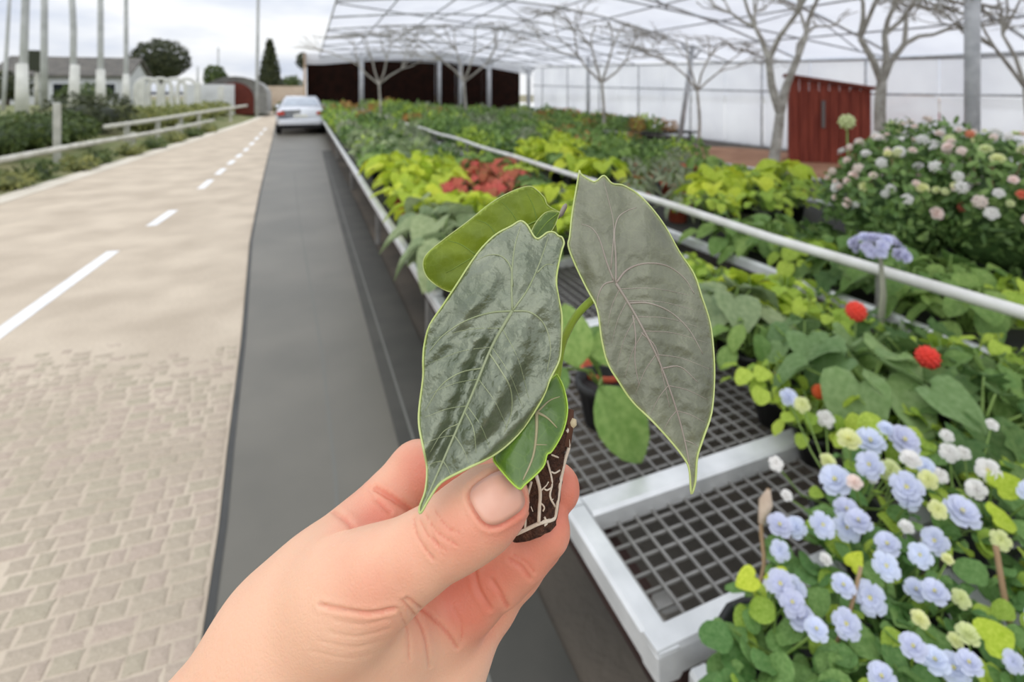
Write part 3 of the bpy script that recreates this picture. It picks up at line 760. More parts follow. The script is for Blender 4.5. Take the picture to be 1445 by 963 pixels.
M_leafs = {
    'heart': leaf_mat('heart_leaf_green', (112, 142, 84), (136, 162, 108)),
    'lime': leaf_mat('lime_leaf', (176, 198, 50), (206, 220, 82), trans=.35, rand=.16),
    'limes': leaf_mat('lime_small_leaf', (150, 180, 60), (186, 208, 92), trans=.35),
    'green': leaf_mat('mid_green_leaf', (110, 144, 70), (138, 166, 92)),
    'dark': leaf_mat('deep_green_leaf', (82, 114, 58), (108, 134, 76)),
    'broad': leaf_mat('dull_broad_leaf', (130, 150, 104), (160, 174, 130)),
    'red': leaf_mat('coleus_red_leaf', (178, 84, 66), (200, 112, 86), trans=.2),
    'grey': leaf_mat('grey_green_leaf', (134, 146, 112), (160, 168, 138)),
    'orange': leaf_mat('copper_leaf', (170, 120, 66), (190, 150, 84), trans=.25),
}
SHAPE = {'heart': 'heart', 'lime': 'heart', 'limes': 'round', 'green': 'oval', 'dark': 'lobed', 'broad': 'heart', 'red': 'lobed', 'grey': 'lance', 'orange': 'oval'}
for k, sh in SHAPE.items():
    LM[k] = [leaf_mesh('leaf', sh, M_leafs[k], .22 + .1 * i, .18 + .14 * i, .03, i * 3 + 1) for i in range(3)]
M_pot = mat('black_pot', srgb(30, 30, 30), srgb(40, 40, 40), rough=.5); M_terra = mat('terracotta_pot', srgb(186, 84, 56), srgb(204, 104, 74), scale=6, rough=.8)
M_stem = mat('green_stem', srgb(112, 140, 66), srgb(132, 156, 82), rough=.5)
M_stemb = mat('brown_stem', srgb(140, 112, 82), srgb(160, 136, 104), rough=.8)
POT = {}
for nm, mm in (('black', M_pot), ('terra', M_terra)):
    b = MB(); b.lathe([(.07, 0), (.095, .13), (.105, .13), (.105, .155), (.09, .155), (.085, .12), (0.002, .12)], n=14); POT[nm] = b.mesh('pot', mm, True)

def leaf_matrix(P, d, nrm, s):
    d = np.asarray(d, float); d = d / np.linalg.norm(d); nrm = np.asarray(nrm, float)
    x = np.cross(d, nrm); x = x / (np.linalg.norm(x) + 1e-9); z = np.cross(x, d)
    m = Matrix.Identity(4)
    for i in range(3):
        m[i][0] = x[i] * s; m[i][1] = d[i] * s; m[i][2] = z[i] * s; m[i][3] = P[i]
    return m
def put_leaf(kind, parent, P, d, nrm, s, r, name='leaf'):
    o = bpy.data.objects.new(name, LM[kind][r.randrange(3)]); COL.objects.link(o); o.parent = parent
    o.matrix_basis = leaf_matrix(P, d, nrm, s); return o

PARAM = {   # n leaves, leaf length, petiole length, elevation range, pot radius scale
    'heart': (11, .15, .20, (.4, 1.35)), 'lime': (12, .17, .20, (.35, 1.35)), 'limes': (22, .075, .17, (.2, 1.4)), 'green': (16, .13, .18, (.3, 1.4)),
    'dark': (14, .13, .17, (.2, 1.3)), 'broad': (9, .22, .22, (.3, 1.3)), 'red': (16, .11, .17, (.3, 1.4)), 'grey': (22, .13, .12, (.3, 1.4)), 'orange': (14, .12, .18, (.3, 1.4))}
NAMES = {'heart': 'heart_leaf_plant', 'lime': 'lime_pothos', 'limes': 'lime_bedding_plant', 'green': 'leafy_plant', 'dark': 'dark_leaved_plant', 'broad': 'broad_leaf_plant',
         'red': 'red_coleus', 'grey': 'grey_leaf_plant', 'orange': 'copper_leaf_plant'}
def near_plant(kind, P, label, group, seed, scale=1.0, n=None, pot='black', name=None, face=None):
    r = random.Random(seed); n0, L_, pl, el = PARAM[kind]; n = n or n0
    e = empty(name or NAMES[kind], P); tag(e, label, 'plant', group)
    h0 = .0
    if pot: obj('pot', POT[pot], e, (0, 0, 0), None, .85 * scale); h0 = .10 * scale
    b = MB()
    for i in range(n):
        a = i * 2.4 + r.uniform(-.4, .4) if face is None else face + r.uniform(-1.3, 1.3)
        ev = el[0] + (el[1] - el[0]) * ((i + .5) / n) ** .8 + r.uniform(-.1, .1)
        ln = pl * scale * r.uniform(.75, 1.15) * (1.0 if ev < 1.1 else .9)
        T = np.array([ln * math.cos(ev) * math.cos(a), ln * math.cos(ev) * math.sin(a), h0 + ln * math.sin(ev)])
        mid = np.array([T[0] * .4, T[1] * .4, h0 + (T[2] - h0) * .65])
        b.tube([(0, 0, h0), mid, T], [.006 * scale, .0045 * scale, .003 * scale], 5, False)
        tl = r.uniform(.05, .75); d = (math.cos(a) * math.cos(tl), math.sin(a) * math.cos(tl), -math.sin(tl))
        nr = np.array([math.cos(a) * math.sin(tl), math.sin(a) * math.sin(tl), math.cos(tl)]) + rvec(r) * .3
        put_leaf(kind, e, T, d, nr, L_ * scale * r.uniform(.75, 1.2), r)
    b.build('stems', M_stem, e, True)
    return e
# far plants: one mesh each, shared between alike plants
FAR = {}
FM = {k: mat(k + '_far_foliage', m.node_tree.nodes['Color Ramp'].color_ramp.elements[0].color[:], m.node_tree.nodes['Color Ramp'].color_ramp.elements[1].color[:],
             scale=6, rough=.5, trans=.25, tint=True, rand=.32) for k, m in M_leafs.items()}
for k in SHAPE:
    n0, L_, pl, el = PARAM[k]
    FAR[k] = [blob_foliage(NAMES[k], FM[k], (.24, .24, .17), 110, min(.13, max(.10, L_ * .7)), min(.085, max(.05, L_ * .45)), 300 + 7 * i + len(k), 'mound') for i in range(3)]
def far_plant(kind, P, label, group, r, s):
    o = obj(NAMES[kind], FAR[kind][r.randrange(3)], None, P, (0, 0, r.uniform(0, 6.28)), (s, s, s * r.uniform(.8, 1.25)))
    tag(o, label, 'plant', group); return o

# which plant grows where: (x0, y0, x1, y1 in the photograph, kinds, label)
ZONES = [
    (520, 318, 645, 440, ['broad'], 'dull green broad-leaved plant leaning over the bench rim left of the seedling'),
    (640, 238, 730, 285, ['red'], 'brick-red coleus directly behind the bright lime plants'),
    (505, 238, 720, 330, ['lime'], 'bright lime heart-leaved plant behind the raised seedling, beside the rim'),
    (745, 204, 826, 230, ['lime'], 'lime-yellow plant in the patch beyond the second bench'),
    (875, 228, 985, 290, ['grey'], 'low grey-green plant in the row before the bare trees'),
    (980, 250, 1190, 318, ['lime', 'limes'], 'lime plant behind the white pipe rail, left of the flowering bush'),
    (1070, 312, 1150, 350, ['red'], 'red coleus behind the white pipe rail'),
    (1000, 318, 1190, 450, ['limes', 'lime', 'limes'], 'lime-green small-leaved plant just in front of the pipe rail'),
    (760, 240, 1000, 420, ['lime', 'green', 'limes'], 'lime and green plant seen between the two raised leaves'),
    (440, 110, 640, 175, ['green', 'olive', 'green', 'limes', 'orange'], 'small leafy plant far down the near bench'),
    (440, 150, 760, 250, ['green', 'green', 'dark', 'grey', 'broad', 'limes', 'green'], 'mixed green plant halfway down the near bench'),
    (740, 130, 1090, 215, ['green', 'dark', 'limes', 'orange', 'green'], 'low plant in the far rows below the white wall'),
    (820, 190, 1200, 300, ['green', 'limes', 'dark', 'green'], 'green plant in the rows in front of the bare trees'),
]
def zone_of(P):
    x, y, d = proj(P)
    for x0, y0, x1, y1, kinds, lab in ZONES:
        if x0 <= x <= x1 and y0 <= y <= y1: return x, y, d, kinds, lab
    return x, y, d, None, None
rz = random.Random(77)
KD = {'heart': 'heart-leaved green plant', 'lime': 'bright lime heart-leaved plant', 'limes': 'small-leaved yellow-green plant', 'green': 'mid-green oval-leaved plant', 'dark': 'deep green lobed-leaf plant',
      'broad': 'dull green broad-leaved plant', 'red': 'brick-red coleus', 'grey': 'grey-green narrow-leaved plant', 'orange': 'copper-leaved plant'}
BAND = ['in its nearest stretch', 'in its second stretch', 'halfway along it', 'in its fourth stretch', 'towards its far end', 'at its far end']
def where(k, x, x0, x1, y, y0, y1, bench_name):
    side = ['by the left rim of', 'along the middle of', 'by the right rim of'][min(2, int(3 * (x - x0) / (x1 - x0 + 1e-6)))]
    return '%s %s the %s bench, %s' % (KD[k], side, bench_name, BAND[max(0, min(5, int(6 * math.sqrt(max(0, y - y0) / (y1 - y0)))))])
def scatter(x0, x1, y0, y1, z, step0, grow, skip, bench_name):
    y = y0
    while y < y1:
        st = step0 + grow * (y - y0); x = x0 + rz.uniform(0, .5) * st
        while x < x1:
            P = (x + rz.uniform(-.15, .15) * st, y + rz.uniform(-.2, .2) * st, z)
            px, py, d, kinds, lab = zone_of((P[0], P[1], z + .16))
            if not skip(px, py, P) and all(math.hypot(P[0] - cx_, P[1] - cy_) > .42 for cx_, cy_ in COLS) and -60 < px < 1500 and py > 100:
                if kinds is None: kinds, lab = ['green', 'dark', 'limes'], 'green plant among the crowded foliage of the greenhouse benches'
                k = rz.choice(kinds); k = 'grey' if k == 'olive' else k; lab = where(k, P[0], x0, x1, P[1], y0, y1, bench_name)
                if d < 7.0: near_plant(k, P, lab, lab, rz.randrange(10 ** 6), st / .36 if st < .5 else 1.35, pot='terra' if (k == 'grey' or rz.random() < .12) else 'black')
                else: far_plant(k, (min(max(P[0], x0 + .22 * st), x1 - .15 * st), P[1], P[2] + .004), lab, lab, rz, st / .52 * rz.uniform(.9, 1.1))
            x += st
        y += st
scatter(.80, 2.2, 3.05, 28.5, ZB, .35, .020, lambda x, y, P: False, 'near')
scatter(2.6, 4.25, 3.2, 28.5, .62, .38, .020, lambda x, y, P: x > 1175, 'second')
scatter(5.1, 6.45, 4.7, 28.5, .42, .42, .018, lambda x, y, P: x > 985, 'third')
scatter(7.45, 8.8, 15.4, 28.6, .35, .58, .012, lambda x, y, P: False, 'fourth')
scatter(9.8, 11.7, 15.4, 28.6, .30, .64, .012, lambda x, y, P: False, 'rearmost')
# ------------------------------------------------------------------ plants near the camera, placed one by one
def W(px, py, z): return at_z(px, py, z)
near = [  # kind, px, py (leaf height), z of leaves, scale, label
    ('heart', 1135, 455, .80, 1.0, 'heart-leaved plant left of the red flower ball'),
    ('heart', 1225, 520, .78, 1.25, 'heart-leaved plant with the largest leaves below the red flower ball'),
    ('heart', 1300, 480, .80, 1.0, 'heart-leaved plant behind the red flower at the right'),
    ('broad', 1030, 430, .74, 1.0, 'pale broad-leaved plant right beside the tall grey raised leaf'),
    ('limes', 1110, 385, .80, 1.1, 'small lime plant under the pipe rail, left of the heart leaves'),
    ('limes', 1180, 425, .80, 1.1, 'small lime plant under the pipe rail above the red flower ball'),
    ('limes', 1090, 520, .72, .9, 'small lime plant with red berries at the edge of the dark mesh'),
    ('limes', 1150, 575, .70, .8, 'low lime plant where the white cross bar meets the flowers'),
    ('limes', 1265, 590, .74, 1.0, 'yellow-green leafy plant just above the blue flowers'),
    ('dark', 1385, 580, .76, 1.25, 'deep green plant with pointed leaves at the right edge above the blue flowers'),
    ('limes', 1330, 600, .74, .9, 'yellow-green plant between the blue flowers and the deep green leaves'),
    ('dark', 1330, 545, .72, 1.1, 'deep green plant in the shade below the second red flower'),
    ('green', 1400, 500, .80, 1.1, 'mid-green plant under the pipe rail at the right edge'),
    ('limes', 1330, 450, .84, 1.0, 'lime plant tucked under the pipe rail near the right edge'),
    ('dark', 1260, 440, .78, 1.0, 'deep green plant under the pipe rail behind the heart leaves'),
    ('green', 1060, 470, .72, 1.0, 'mid-green plant at the far corner of the bare mesh'),
    ('dark', 1440, 650, .72, 1.0, 'deep green plant cut by the right edge beside the blue flowers'),
    ('green', 1150, 500, .74, 1.0, 'mid-green plant in front of the left heart leaves'),
    ('limes', 1420, 440, .86, 1.0, 'lime plant at the right edge touching the pipe rail'),
    ('dark', 1200, 560, .68, .9, 'low deep green plant under the largest heart leaves'),
]
for i, (k, px, py, z, s, lab) in enumerate(near):
    P = W(px, py, z); near_plant(k, (P[0], P[1], ZB - .005), lab, None, 900 + i, s * .82, pot='black')
# filler plants behind, under the rail
for i, (px, py, z) in enumerate(((1010, 385, .74), (1060, 400, .76), (1150, 405, .8), (1215, 470, .76), (1280, 520, .72), (1350, 500, .78), (1410, 545, .76), (1440, 480, .82), (990, 440, .7))):
    P = W(px, py, z); near_plant(['limes', 'lime', 'limes', 'dark', 'green', 'dark', 'green', 'dark', 'broad'][i], (P[0], P[1], ZB - .005), ['small lime plant squeezed between raised grey leaf and pale broad leaves', 'lime heart-leaved plant behind the pale broad-leaved plant', 'small lime plant between the two lime plants under the pipe rail', 'deep green plant directly under the left red flower ball', 'mid-green plant between the two red flowers', 'deep green plant right of the second red flower', 'mid-green plant above the pointed deep green leaves at the right edge', 'deep green plant at the right edge below the pipe rail', 'pale broad-leaved plant half hidden by the tall grey raised leaf'][i], None, 1200 + i, .8)

# plants filling the strips on both sides of the pipe rail
rs = random.Random(404)
for x, z, lab in ((1.72, ZB, 'crowded plant on the near bench, front row below the pipe rail'), (2.02, ZB, 'crowded plant on the near bench, back row right under the pipe rail'), (2.62, .62, 'crowded plant on the second bench, first row behind the pipe rail'), (2.92, .62, 'crowded plant on the second bench, at the feet of the white-flowered bushes')):
    y = 1.25 if x < 2.3 else .95
    while y < 3.1:
        k = rs.choice(['green', 'limes', 'dark', 'limes', 'green'] if x < 2.3 else ['green', 'dark', 'green', 'limes'])
        px, py, d = proj((x, y, z + .15))
        if px < 1480 and not (x < 1.9 and px > 1120): near_plant(k, (x + rs.uniform(-.04, .04), y, z - .004), '%s, %s kind' % (lab, {'green': 'oval green', 'limes': 'small yellow-green', 'dark': 'lobed dark'}[k]), lab, rs.randrange(9999), .85 if x < 2.3 else 1.15, n=30 if k == 'limes' else 22, pot=None)
        y += .27
# potted plant on the mesh behind the plug
P = W(852, 585, ZB + .02)
pp = empty('potted_plant', (P[0], P[1], ZB - .004)); tag(pp, 'black-potted plant on the mesh with one broad hanging leaf, behind the plug', 'plant')
obj('pot', POT['black'], pp, None, None, .9); obj('rim_band', POT['terra'], pp, (.06, .10, .0), None, .8)
r = random.Random(5); b = MB()
def aim(px, py, d0): return at_d(px, py, d0) - np.array(pp.location)
for (bx, by, tx, ty, d0, d1, s_) in ((845, 545, 915, 655, 1.55, 1.45, .235), (815, 520, 800, 430, 1.65, 1.7, .20), (830, 500, 900, 480, 1.7, 1.75, .18), (800, 520, 770, 560, 1.65, 1.6, .14), (840, 520, 850, 450, 1.75, 1.85, .18)):
    A_ = aim(bx, by, d0); B_ = aim(tx, ty, d1); d = B_ - A_
    nr = -fw * .8 + np.array([0, 0, .5])
    put_leaf('green' if s_ < .2 else 'green', pp, A_, d, nr, np.linalg.norm(d) , r)
    b.tube([(0, 0, .10), A_ * .5 + np.array([0, 0, .08]), A_], [.005, .004, .003], 5, False)
b.build('stems', M_stem, pp, True)
# broad variegated leaf plant hanging over the rim on the left
P = W(600, 405, .62)
near_plant('broad', (.76, 2.95, ZB - .005), 'broad-leaved plant with a pale leaf drooping over the bench rim', None, 52, .95, n=11, pot='black')
near_plant('broad', (.80, 2.7, ZB - .005), 'second broad-leaved plant right behind the raised hand, at the rim', None, 57, .8, n=8, pot='black')

# ------------------------------------------------------------------ flowers
def petal_flower(rings, material_name, c1, c2, centre):
    b = MB()
    for (n, L_, Wd, tilt, z0, off) in rings:
        for i in range(n):
            a = 2 * math.pi * i / n + off
            ca, sa = math.cos(a), math.sin(a)
            def q(u_, v_, h_): return (ca * u_ - sa * v_, sa * u_ + ca * v_, z0 + h_)
            pts = [q(.02, 0, 0), q(L_ * .45, Wd * .42, L_ * .45 * tilt + .03), q(L_ * .5, 0, L_ * .5 * tilt - .02), q(L_ * .45, -Wd * .42, L_ * .45 * tilt + .03),
                   q(L_ * .85, Wd * .40, L_ * tilt * .9 + .03), q(L_ * .85, -Wd * .40, L_ * tilt * .9 + .03), q(L_, 0, L_ * tilt * .92 + .0)]
            b.add(pts, [(0, 1, 2), (0, 2, 3), (1, 4, 6, 2), (2, 6, 5, 3)])
    return b
def finish_flower(b, m, cm, cr, ch):
    me = b.mesh('flower', m, True); me.materials.append(cm)
    # small domed eye
    v0 = len(me.vertices)
    return me
M_blue = mat('pale_blue_petal', srgb(206, 212, 234), srgb(226, 230, 244), scale=40, rough=.55, trans=.2, rand=.06, tcoord='Object')
M_bluew = mat('white_petal', srgb(228, 226, 222), srgb(244, 242, 238), scale=30, rough=.55, trans=.2, rand=.05)
M_cream = mat('cream_bud', srgb(214, 222, 150), srgb(232, 234, 188), scale=30, rough=.55, trans=.2, rand=.06)
M_pink = mat('blush_petal', srgb(236, 212, 204), srgb(246, 236, 226), scale=30, rough=.55, trans=.2, rand=.06)
M_coral = mat('coral_petal', srgb(226, 110, 88), srgb(236, 140, 118), scale=30, rough=.55, trans=.2, rand=.06)
M_redf = mat('red_flower_ball', srgb(206, 64, 36), srgb(224, 88, 52), scale=60, rough=.6, rand=.05)
M_eye = mat('yellow_eye', srgb(214, 206, 120), rough=.6)
def double(seed):
    r = random.Random(seed)
    return petal_flower([(5, .5, .52, .12, 0, r.random()), (5, .40, .44, .55, .05, r.random() + .6), (4, .27, .34, 1.1, .08, r.random()), (3, .15, .22, 1.6, .09, r.random())], '', 0, 0, 0)
FL = {}
for nm, m in (('blue', M_blue), ('white', M_bluew), ('cream', M_cream), ('pink', M_pink), ('coral', M_coral)):
    FL[nm] = [double(s_).mesh('flower', m, True) for s_ in (1, 2, 3)]
b = MB(); b.lathe([(.004, .10), (.06, .10), (.075, .14), (.05, .18), (.004, .195)], n=8); EYE_M = b.mesh('eye', M_eye, True)
def ball_mesh(m, lumps=60, seed=2):
    r = random.Random(seed); b = MB(); n = lumps
    for i in range(n):
        z = 1 - 2 * (i + .5) / n; a = i * 2.39996; rr_ = math.sqrt(1 - z * z); q = np.array([rr_ * math.cos(a), rr_ * math.sin(a), z])
        e1 = np.cross(q, [0, 0, 1.0] if abs(q[2]) < .9 else [1.0, 0, 0]); e1 /= np.linalg.norm(e1); e2 = np.cross(q, e1); w = .17
        b.add([q * .36 + e1 * w, q * .36 + e2 * w, q * .36 - e1 * w, q * .36 - e2 * w, q * .52], [(0, 1, 4), (1, 2, 4), (2, 3, 4), (3, 0, 4)])
    return b.mesh('flower_ball', m)
BALL = ball_mesh(M_redf)
POM = {k: ball_mesh(m, 26, 3) for k, m in (('white', M_bluew), ('pink', M_pink), ('coral', M_coral), ('cream', M_cream))}

def put_flower(me, parent, Pw, nrm, s, r, name='flower', eye=False):
    P = np.asarray(Pw) - np.array(parent.location)
    d = rvec(r); nrm = np.asarray(nrm, float); nrm = nrm / np.linalg.norm(nrm)
    o = bpy.data.objects.new(name, me); COL.objects.link(o); o.parent = parent
    o.matrix_basis = leaf_matrix(P, np.cross(nrm, d), nrm, s)
    if eye:
        c = bpy.data.objects.new('eye', EYE_M); COL.objects.link(c); c.parent = o
    return o

# blue double-flowered clumps on the near bench
clumps = [
    ('blue_flower_plant', (1085, 880), 'blue-flowered plant nearest the bottom, beside the corner of the metal rim'),
    ('blue_flower_plant', (1200, 700), 'blue-flowered plant spilling over the end of the white cross bar'),
    ('blue_flower_plant', (1270, 840), 'blue-flowered plant in the middle of the flowering clump'),
    ('blue_flower_plant', (1370, 700), 'blue-flowered plant at the right with the single largest bloom'),
    ('blue_flower_plant', (1380, 930), 'blue-flowered plant in the bottom right corner'),
    ('blue_flower_plant', (1500, 800), 'blue-flowered plant mostly beyond the right edge'),
]
croots = []
for nm, (px, py), lab in clumps:
    P = W(px, py, .70); e = empty(nm, (P[0], P[1], ZB - .004)); tag(e, lab, 'plant', None); croots.append((e, px, py, MB()))
    obj('pot', POT['black'], e, None, None, .8)
def nearest(px, py): return min(croots, key=lambda c: (c[1] - px) ** 2 + (c[2] - py) ** 2)
r = random.Random(21)
fl = [(1228, 625, 40, 'blue'), (1275, 623, 42, 'blue'), (1228, 658, 38, 'blue'), (1250, 606, 22, 'blue'), (1180, 680, 44, 'blue'), (1280, 690, 44, 'blue'), (1283, 706, 30, 'blue'),
      (1195, 722, 36, 'blue'), (1212, 738, 36, 'blue'), (1194, 746, 36, 'blue'), (1160, 742, 34, 'blue'), (1100, 743, 34, 'blue'), (1124, 746, 30, 'blue'), (1101, 778, 27, 'blue'),
      (1357, 725, 46, 'blue'), (1320, 765, 36, 'blue'), (1299, 785, 32, 'blue'), (1253, 770, 34, 'blue'), (1250, 800, 36, 'blue'), (1102, 826, 38, 'blue'), (1120, 834, 36, 'blue'), (1118, 852, 36, 'blue'),
      (1130, 874, 40, 'blue'), (1152, 890, 32, 'blue'), (1190, 828, 32, 'blue'), (1228, 845, 42, 'blue'), (1195, 882, 38, 'blue'), (1293, 835, 32, 'blue'), (1320, 838, 36, 'blue'),
      (1289, 915, 36, 'blue'), (1320, 935, 38, 'blue'), (1346, 946, 42, 'blue'), (1368, 938, 34, 'blue'), (1430, 935, 28, 'blue'), (1113, 562, 26, 'blue'), (1245, 958, 38, 'blue'), (1305, 660, 28, 'blue'),
      (1395, 665, 32, 'white'), (1378, 692, 28, 'white'), (1285, 650, 28, 'white'), (1340, 640, 26, 'white'), (1336, 616, 18, 'white'), (1327, 672, 20, 'white'), (1165, 790, 17, 'white'), (1279, 745, 20, 'white'),
      (1198, 622, 32, 'cream'), (1256, 665, 30, 'cream'), (1206, 682, 22, 'pink'), (1168, 652, 22, 'cream'), (1310, 678, 26, 'cream'), (1323, 720, 24, 'cream'), (1298, 875, 24, 'cream'), (1356, 846, 24, 'cream'),
      (1366, 897, 30, 'cream'), (1412, 763, 26, 'cream'), (1337, 790, 16, 'cream'), (1348, 905, 20, 'cream'), (1360, 640, 18, 'white'), (1230, 675, 16, 'white'),
      (1095, 655, 20, 'white'), (1110, 700, 16, 'white'), (1132, 572, 22, 'cream'), (1165, 592, 24, 'white'), (1400, 600, 16, 'white'), (1460, 700, 40, 'blue'), (1480, 780, 40, 'blue'), (1470, 880, 40, 'blue')]
for px, py, s_, kind in fl:
    c = nearest(px, py); z = .765 + r.uniform(-.02, .03) - max(0, (1130 - px)) * .0006 - (.05 if py < 600 else 0)
    P = W(px, py, z); d = proj(P)[2]
    nr = (CAM - P) / np.linalg.norm(CAM - P) * .8 + np.array([0, 0, .55]) + rvec(r) * .35
    put_flower(FL[kind][r.randrange(3)], c[0], P, nr, s_ / F * d * 1.02, r, eye=(s_ > 30))
    base = np.array([r.uniform(-.04, .04), r.uniform(-.04, .04), .1]); T = P - np.array(c[0].location)
    c[3].tube([base, base * .4 + T * .6 + np.array([0, 0, -.03]), T - nr / np.linalg.norm(nr) * .004], [.003, .0022, .0018], 5, False)
# leaves of the clumps: rounded green ones, a few lime ones
poly = [(1005, 960), (1012, 880), (1075, 800), (1105, 770), (1130, 735), (1150, 680), (1180, 625), (1290, 600), (1400, 600), (1560, 590), (1580, 1060), (1000, 1060)]
def inside(x, y, pg):
    c = False; j = len(pg) - 1
    for i in range(len(pg)):
        if (pg[i][1] > y) != (pg[j][1] > y) and x < (pg[j][0] - pg[i][0]) * (y - pg[i][1]) / (pg[j][1] - pg[i][1]) + pg[i][0]: c = not c
        j = i
    return c
M_leafs['clump'] = leaf_mat('clump_round_leaf', (94, 134, 68), (124, 158, 92)); LM['clump'] = [leaf_mesh('leaf', sh, M_leafs['clump'], .2 + .1 * i, .2 + .1 * i, .04, i + 11) for i, sh in enumerate(('round', 'round', 'oval'))]
cnt = 0
while cnt < 700:
    px, py = r.uniform(1000, 1560), r.uniform(590, 1050)
    if not inside(px, py, poly): continue
    z = .735 - abs(r.gauss(0, .045)); P = W(px, py, z); c = nearest(px, py)
    if z < .56: continue
    lime = r.random() < (.42 if py < 780 and px > 1200 else .24)
    a = r.uniform(0, 6.28); tl = r.uniform(-.2, .6); d = (math.cos(a) * math.cos(tl), math.sin(a) * math.cos(tl), -math.sin(tl))
    put_leaf('limes' if lime else 'clump', c[0], P - np.array(c[0].location), d, np.array([0, 0, 1.0]) + rvec(r) * .45, r.uniform(.030, .062) * (.8 if lime else 1), r)
    if cnt % 4 == 0:
        T = P - np.array(c[0].location); base = np.array([r.uniform(-.05, .05), r.uniform(-.05, .05), .08]); c[3].tube([base, base * .4 + T * .6, T], [.003, .0022, .0016], 4, False)
    cnt += 1
for (px, py, s_, a) in ((1420, 690, .06, .6), (1415, 730, .055, -.4), (1405, 905, .05, .5), (1100, 820, .035, 2.6), (1055, 815, .038, -2.6), (1205, 800, .03, 1.2)):   # larger lime leaves
    P = W(px, py, .76); c = nearest(px, py); put_leaf('lime', c[0], P - np.array(c[0].location) - rt * math.cos(a) * s_ * .4, rt * math.cos(a) + up * math.sin(a) * .6, np.array([0, 0, 1.0]) - fw * .5, s_, r)
for e, px, py, b in croots: b.build('stems', M_stem, e, True)
# bare dry stalks among the flowers
for i, (pts, rad, lab) in enumerate((
        ([(1085, 690), (1074, 740), (1078, 800), (1062, 850), (1045, 885)], .006, 'dry tan stalk leaning over the mesh at the left of the blue flowers'),
        ([(1215, 800), (1200, 860), (1180, 910), (1165, 950)], .0045, 'thin tan stalk in the middle of the blue flowers'),
        ([(1405, 770), (1415, 830), (1425, 880), (1432, 900)], .007, 'thick brown stalk at the right of the blue flowers'))):
    P3 = [W(x, y, .80 - .05 * k) for k, (x, y) in enumerate(pts)]; base = P3[-1].copy(); base[2] = ZB
    o = empty('dry_stalk', base); tag(o, lab, 'stalk', None)
    b = MB(); b.tube([q - base for q in spline(P3 + [base], 4)], rad * .7, 6); b.build('stalk', M_stemb, o, True)
    if i == 0:
        q0 = P3[0] - base; q1 = P3[1] - base
        b = MB(); b.tube([q0, q0 * .6 + q1 * .4, q1], [.003, .014, .006], 8); b.build('husk', mat('tan_husk', srgb(176, 156, 136), srgb(198, 180, 160), scale=30, rough=.8), o, True)

# red flower balls
rb = random.Random(9)
for (px, py, s_, z, lab) in ((1208, 438, 28, .84, 'round red flower ball left, below the pipe rail'), (1309, 503, 32, .80, 'red flower right of the largest heart leaves'),
                        (1157, 552, 22, .72, 'small red flower at the edge of the lime plants'), (1101, 532, 17, .70, 'tiny red flower beside the dark mesh'),
                        (1323, 550, 15, .74, 'tiny red flower below the second red ball')):
    P = W(px, py, z); d = proj(P)[2]; e = empty('red_flower', (P[0], P[1], ZB - .004)); tag(e, lab, 'flower', 'red flower balls')
    o = obj('flower_ball', BALL, e, (0, 0, z - ZB), None, s_ / F * d)
    b = MB(); b.tube([(.01, 0, 0), (.004, .01, (z - ZB) * .5), (0, 0, z - ZB)], .003, 5); b.build('stem', M_stem, e, True)

# agapanthus-like violet blue head with two stalks
P = W(1242, 356, 1.0); d = proj(P)[2]
e = empty('violet_flower_head', (P[0] - .05, P[1] - .02, .62)); tag(e, 'violet-blue flower head on grey stalks above the pipe rail', 'flower')
M_vio = mat('violet_petal', srgb(172, 172, 208), srgb(226, 226, 240), scale=50, rough=.55, trans=.2, rand=.15); vm = double(5).mesh('floret', M_vio, True)
for i in range(26):
    q = rvec(rb); q[2] = abs(q[2]) * .7; Q = P + q * np.array([.10, .10, .085]) * rb.uniform(.7, 1)
    put_flower(vm, e, Q, q + np.array([0, 0, .3]) - fw * .5, .05, rb, 'floret')
b = MB(); T = P - np.array(e.location); b.tube([(0, 0, 0), T * .6 + np.array([.02, 0, .0]), T], .008, 6); b.tube([(.06, .03, 0), T * .55 + np.array([.05, .01, 0]), T], .007, 6); b.build('stalk', mat('grey_stalk', srgb(150, 150, 132), rough=.7), e, True)

# white flowering bushes on the second bench
M_bush = mat('bush_leaf', srgb(96, 128, 66), srgb(126, 156, 90), scale=6, rough=.5, trans=.25, tint=True, rand=.35)
bushes = [((1225, 330), 3.41, 2.35, (.36, .40, .36), 'white-flowered bush at the left end of the flowering row, before the red shed'),
          ((1330, 300), 3.61, 1.95, (.42, .44, .38), 'white-flowered bush in the middle of the flowering row'),
          ((1440, 300), 3.78, 1.45, (.44, .46, .38), 'white-flowered bush cut by the right edge, before the thick column'),
          ((1300, 260), 4.02, 2.54, (.44, .46, .40), 'white-flowered bush at the back of the flowering row')]
broots = []
for i, (pp_, X, Yb, size, lab) in enumerate(bushes):
    e = empty('white_flower_bush', (X, Yb, .62)); tag(e, lab, 'bush', None); broots.append(e)
    fo = obj('foliage', blob_foliage('foliage', M_bush, size, 2600, .06, .028, 500 + i, 'mound'), e); fo['kind'] = 'stuff'
    obj('inner_growth', core_mesh('inner_growth', MATS['bush_leaf'], (size[0] * .7, size[1] * .7, size[2] * .7), 9 + i), e)
    b = MB()
    for k in range(7):
        a = k * .9; b.tube([(0, 0, 0), (.1 * math.cos(a), .1 * math.sin(a), size[2]), (size[0] * .7 * math.cos(a), size[1] * .7 * math.sin(a), size[2] * 1.7)], [.009, .007, .004], 5)
    b.build('stems', M_stemb, e, True)
rw = random.Random(31)
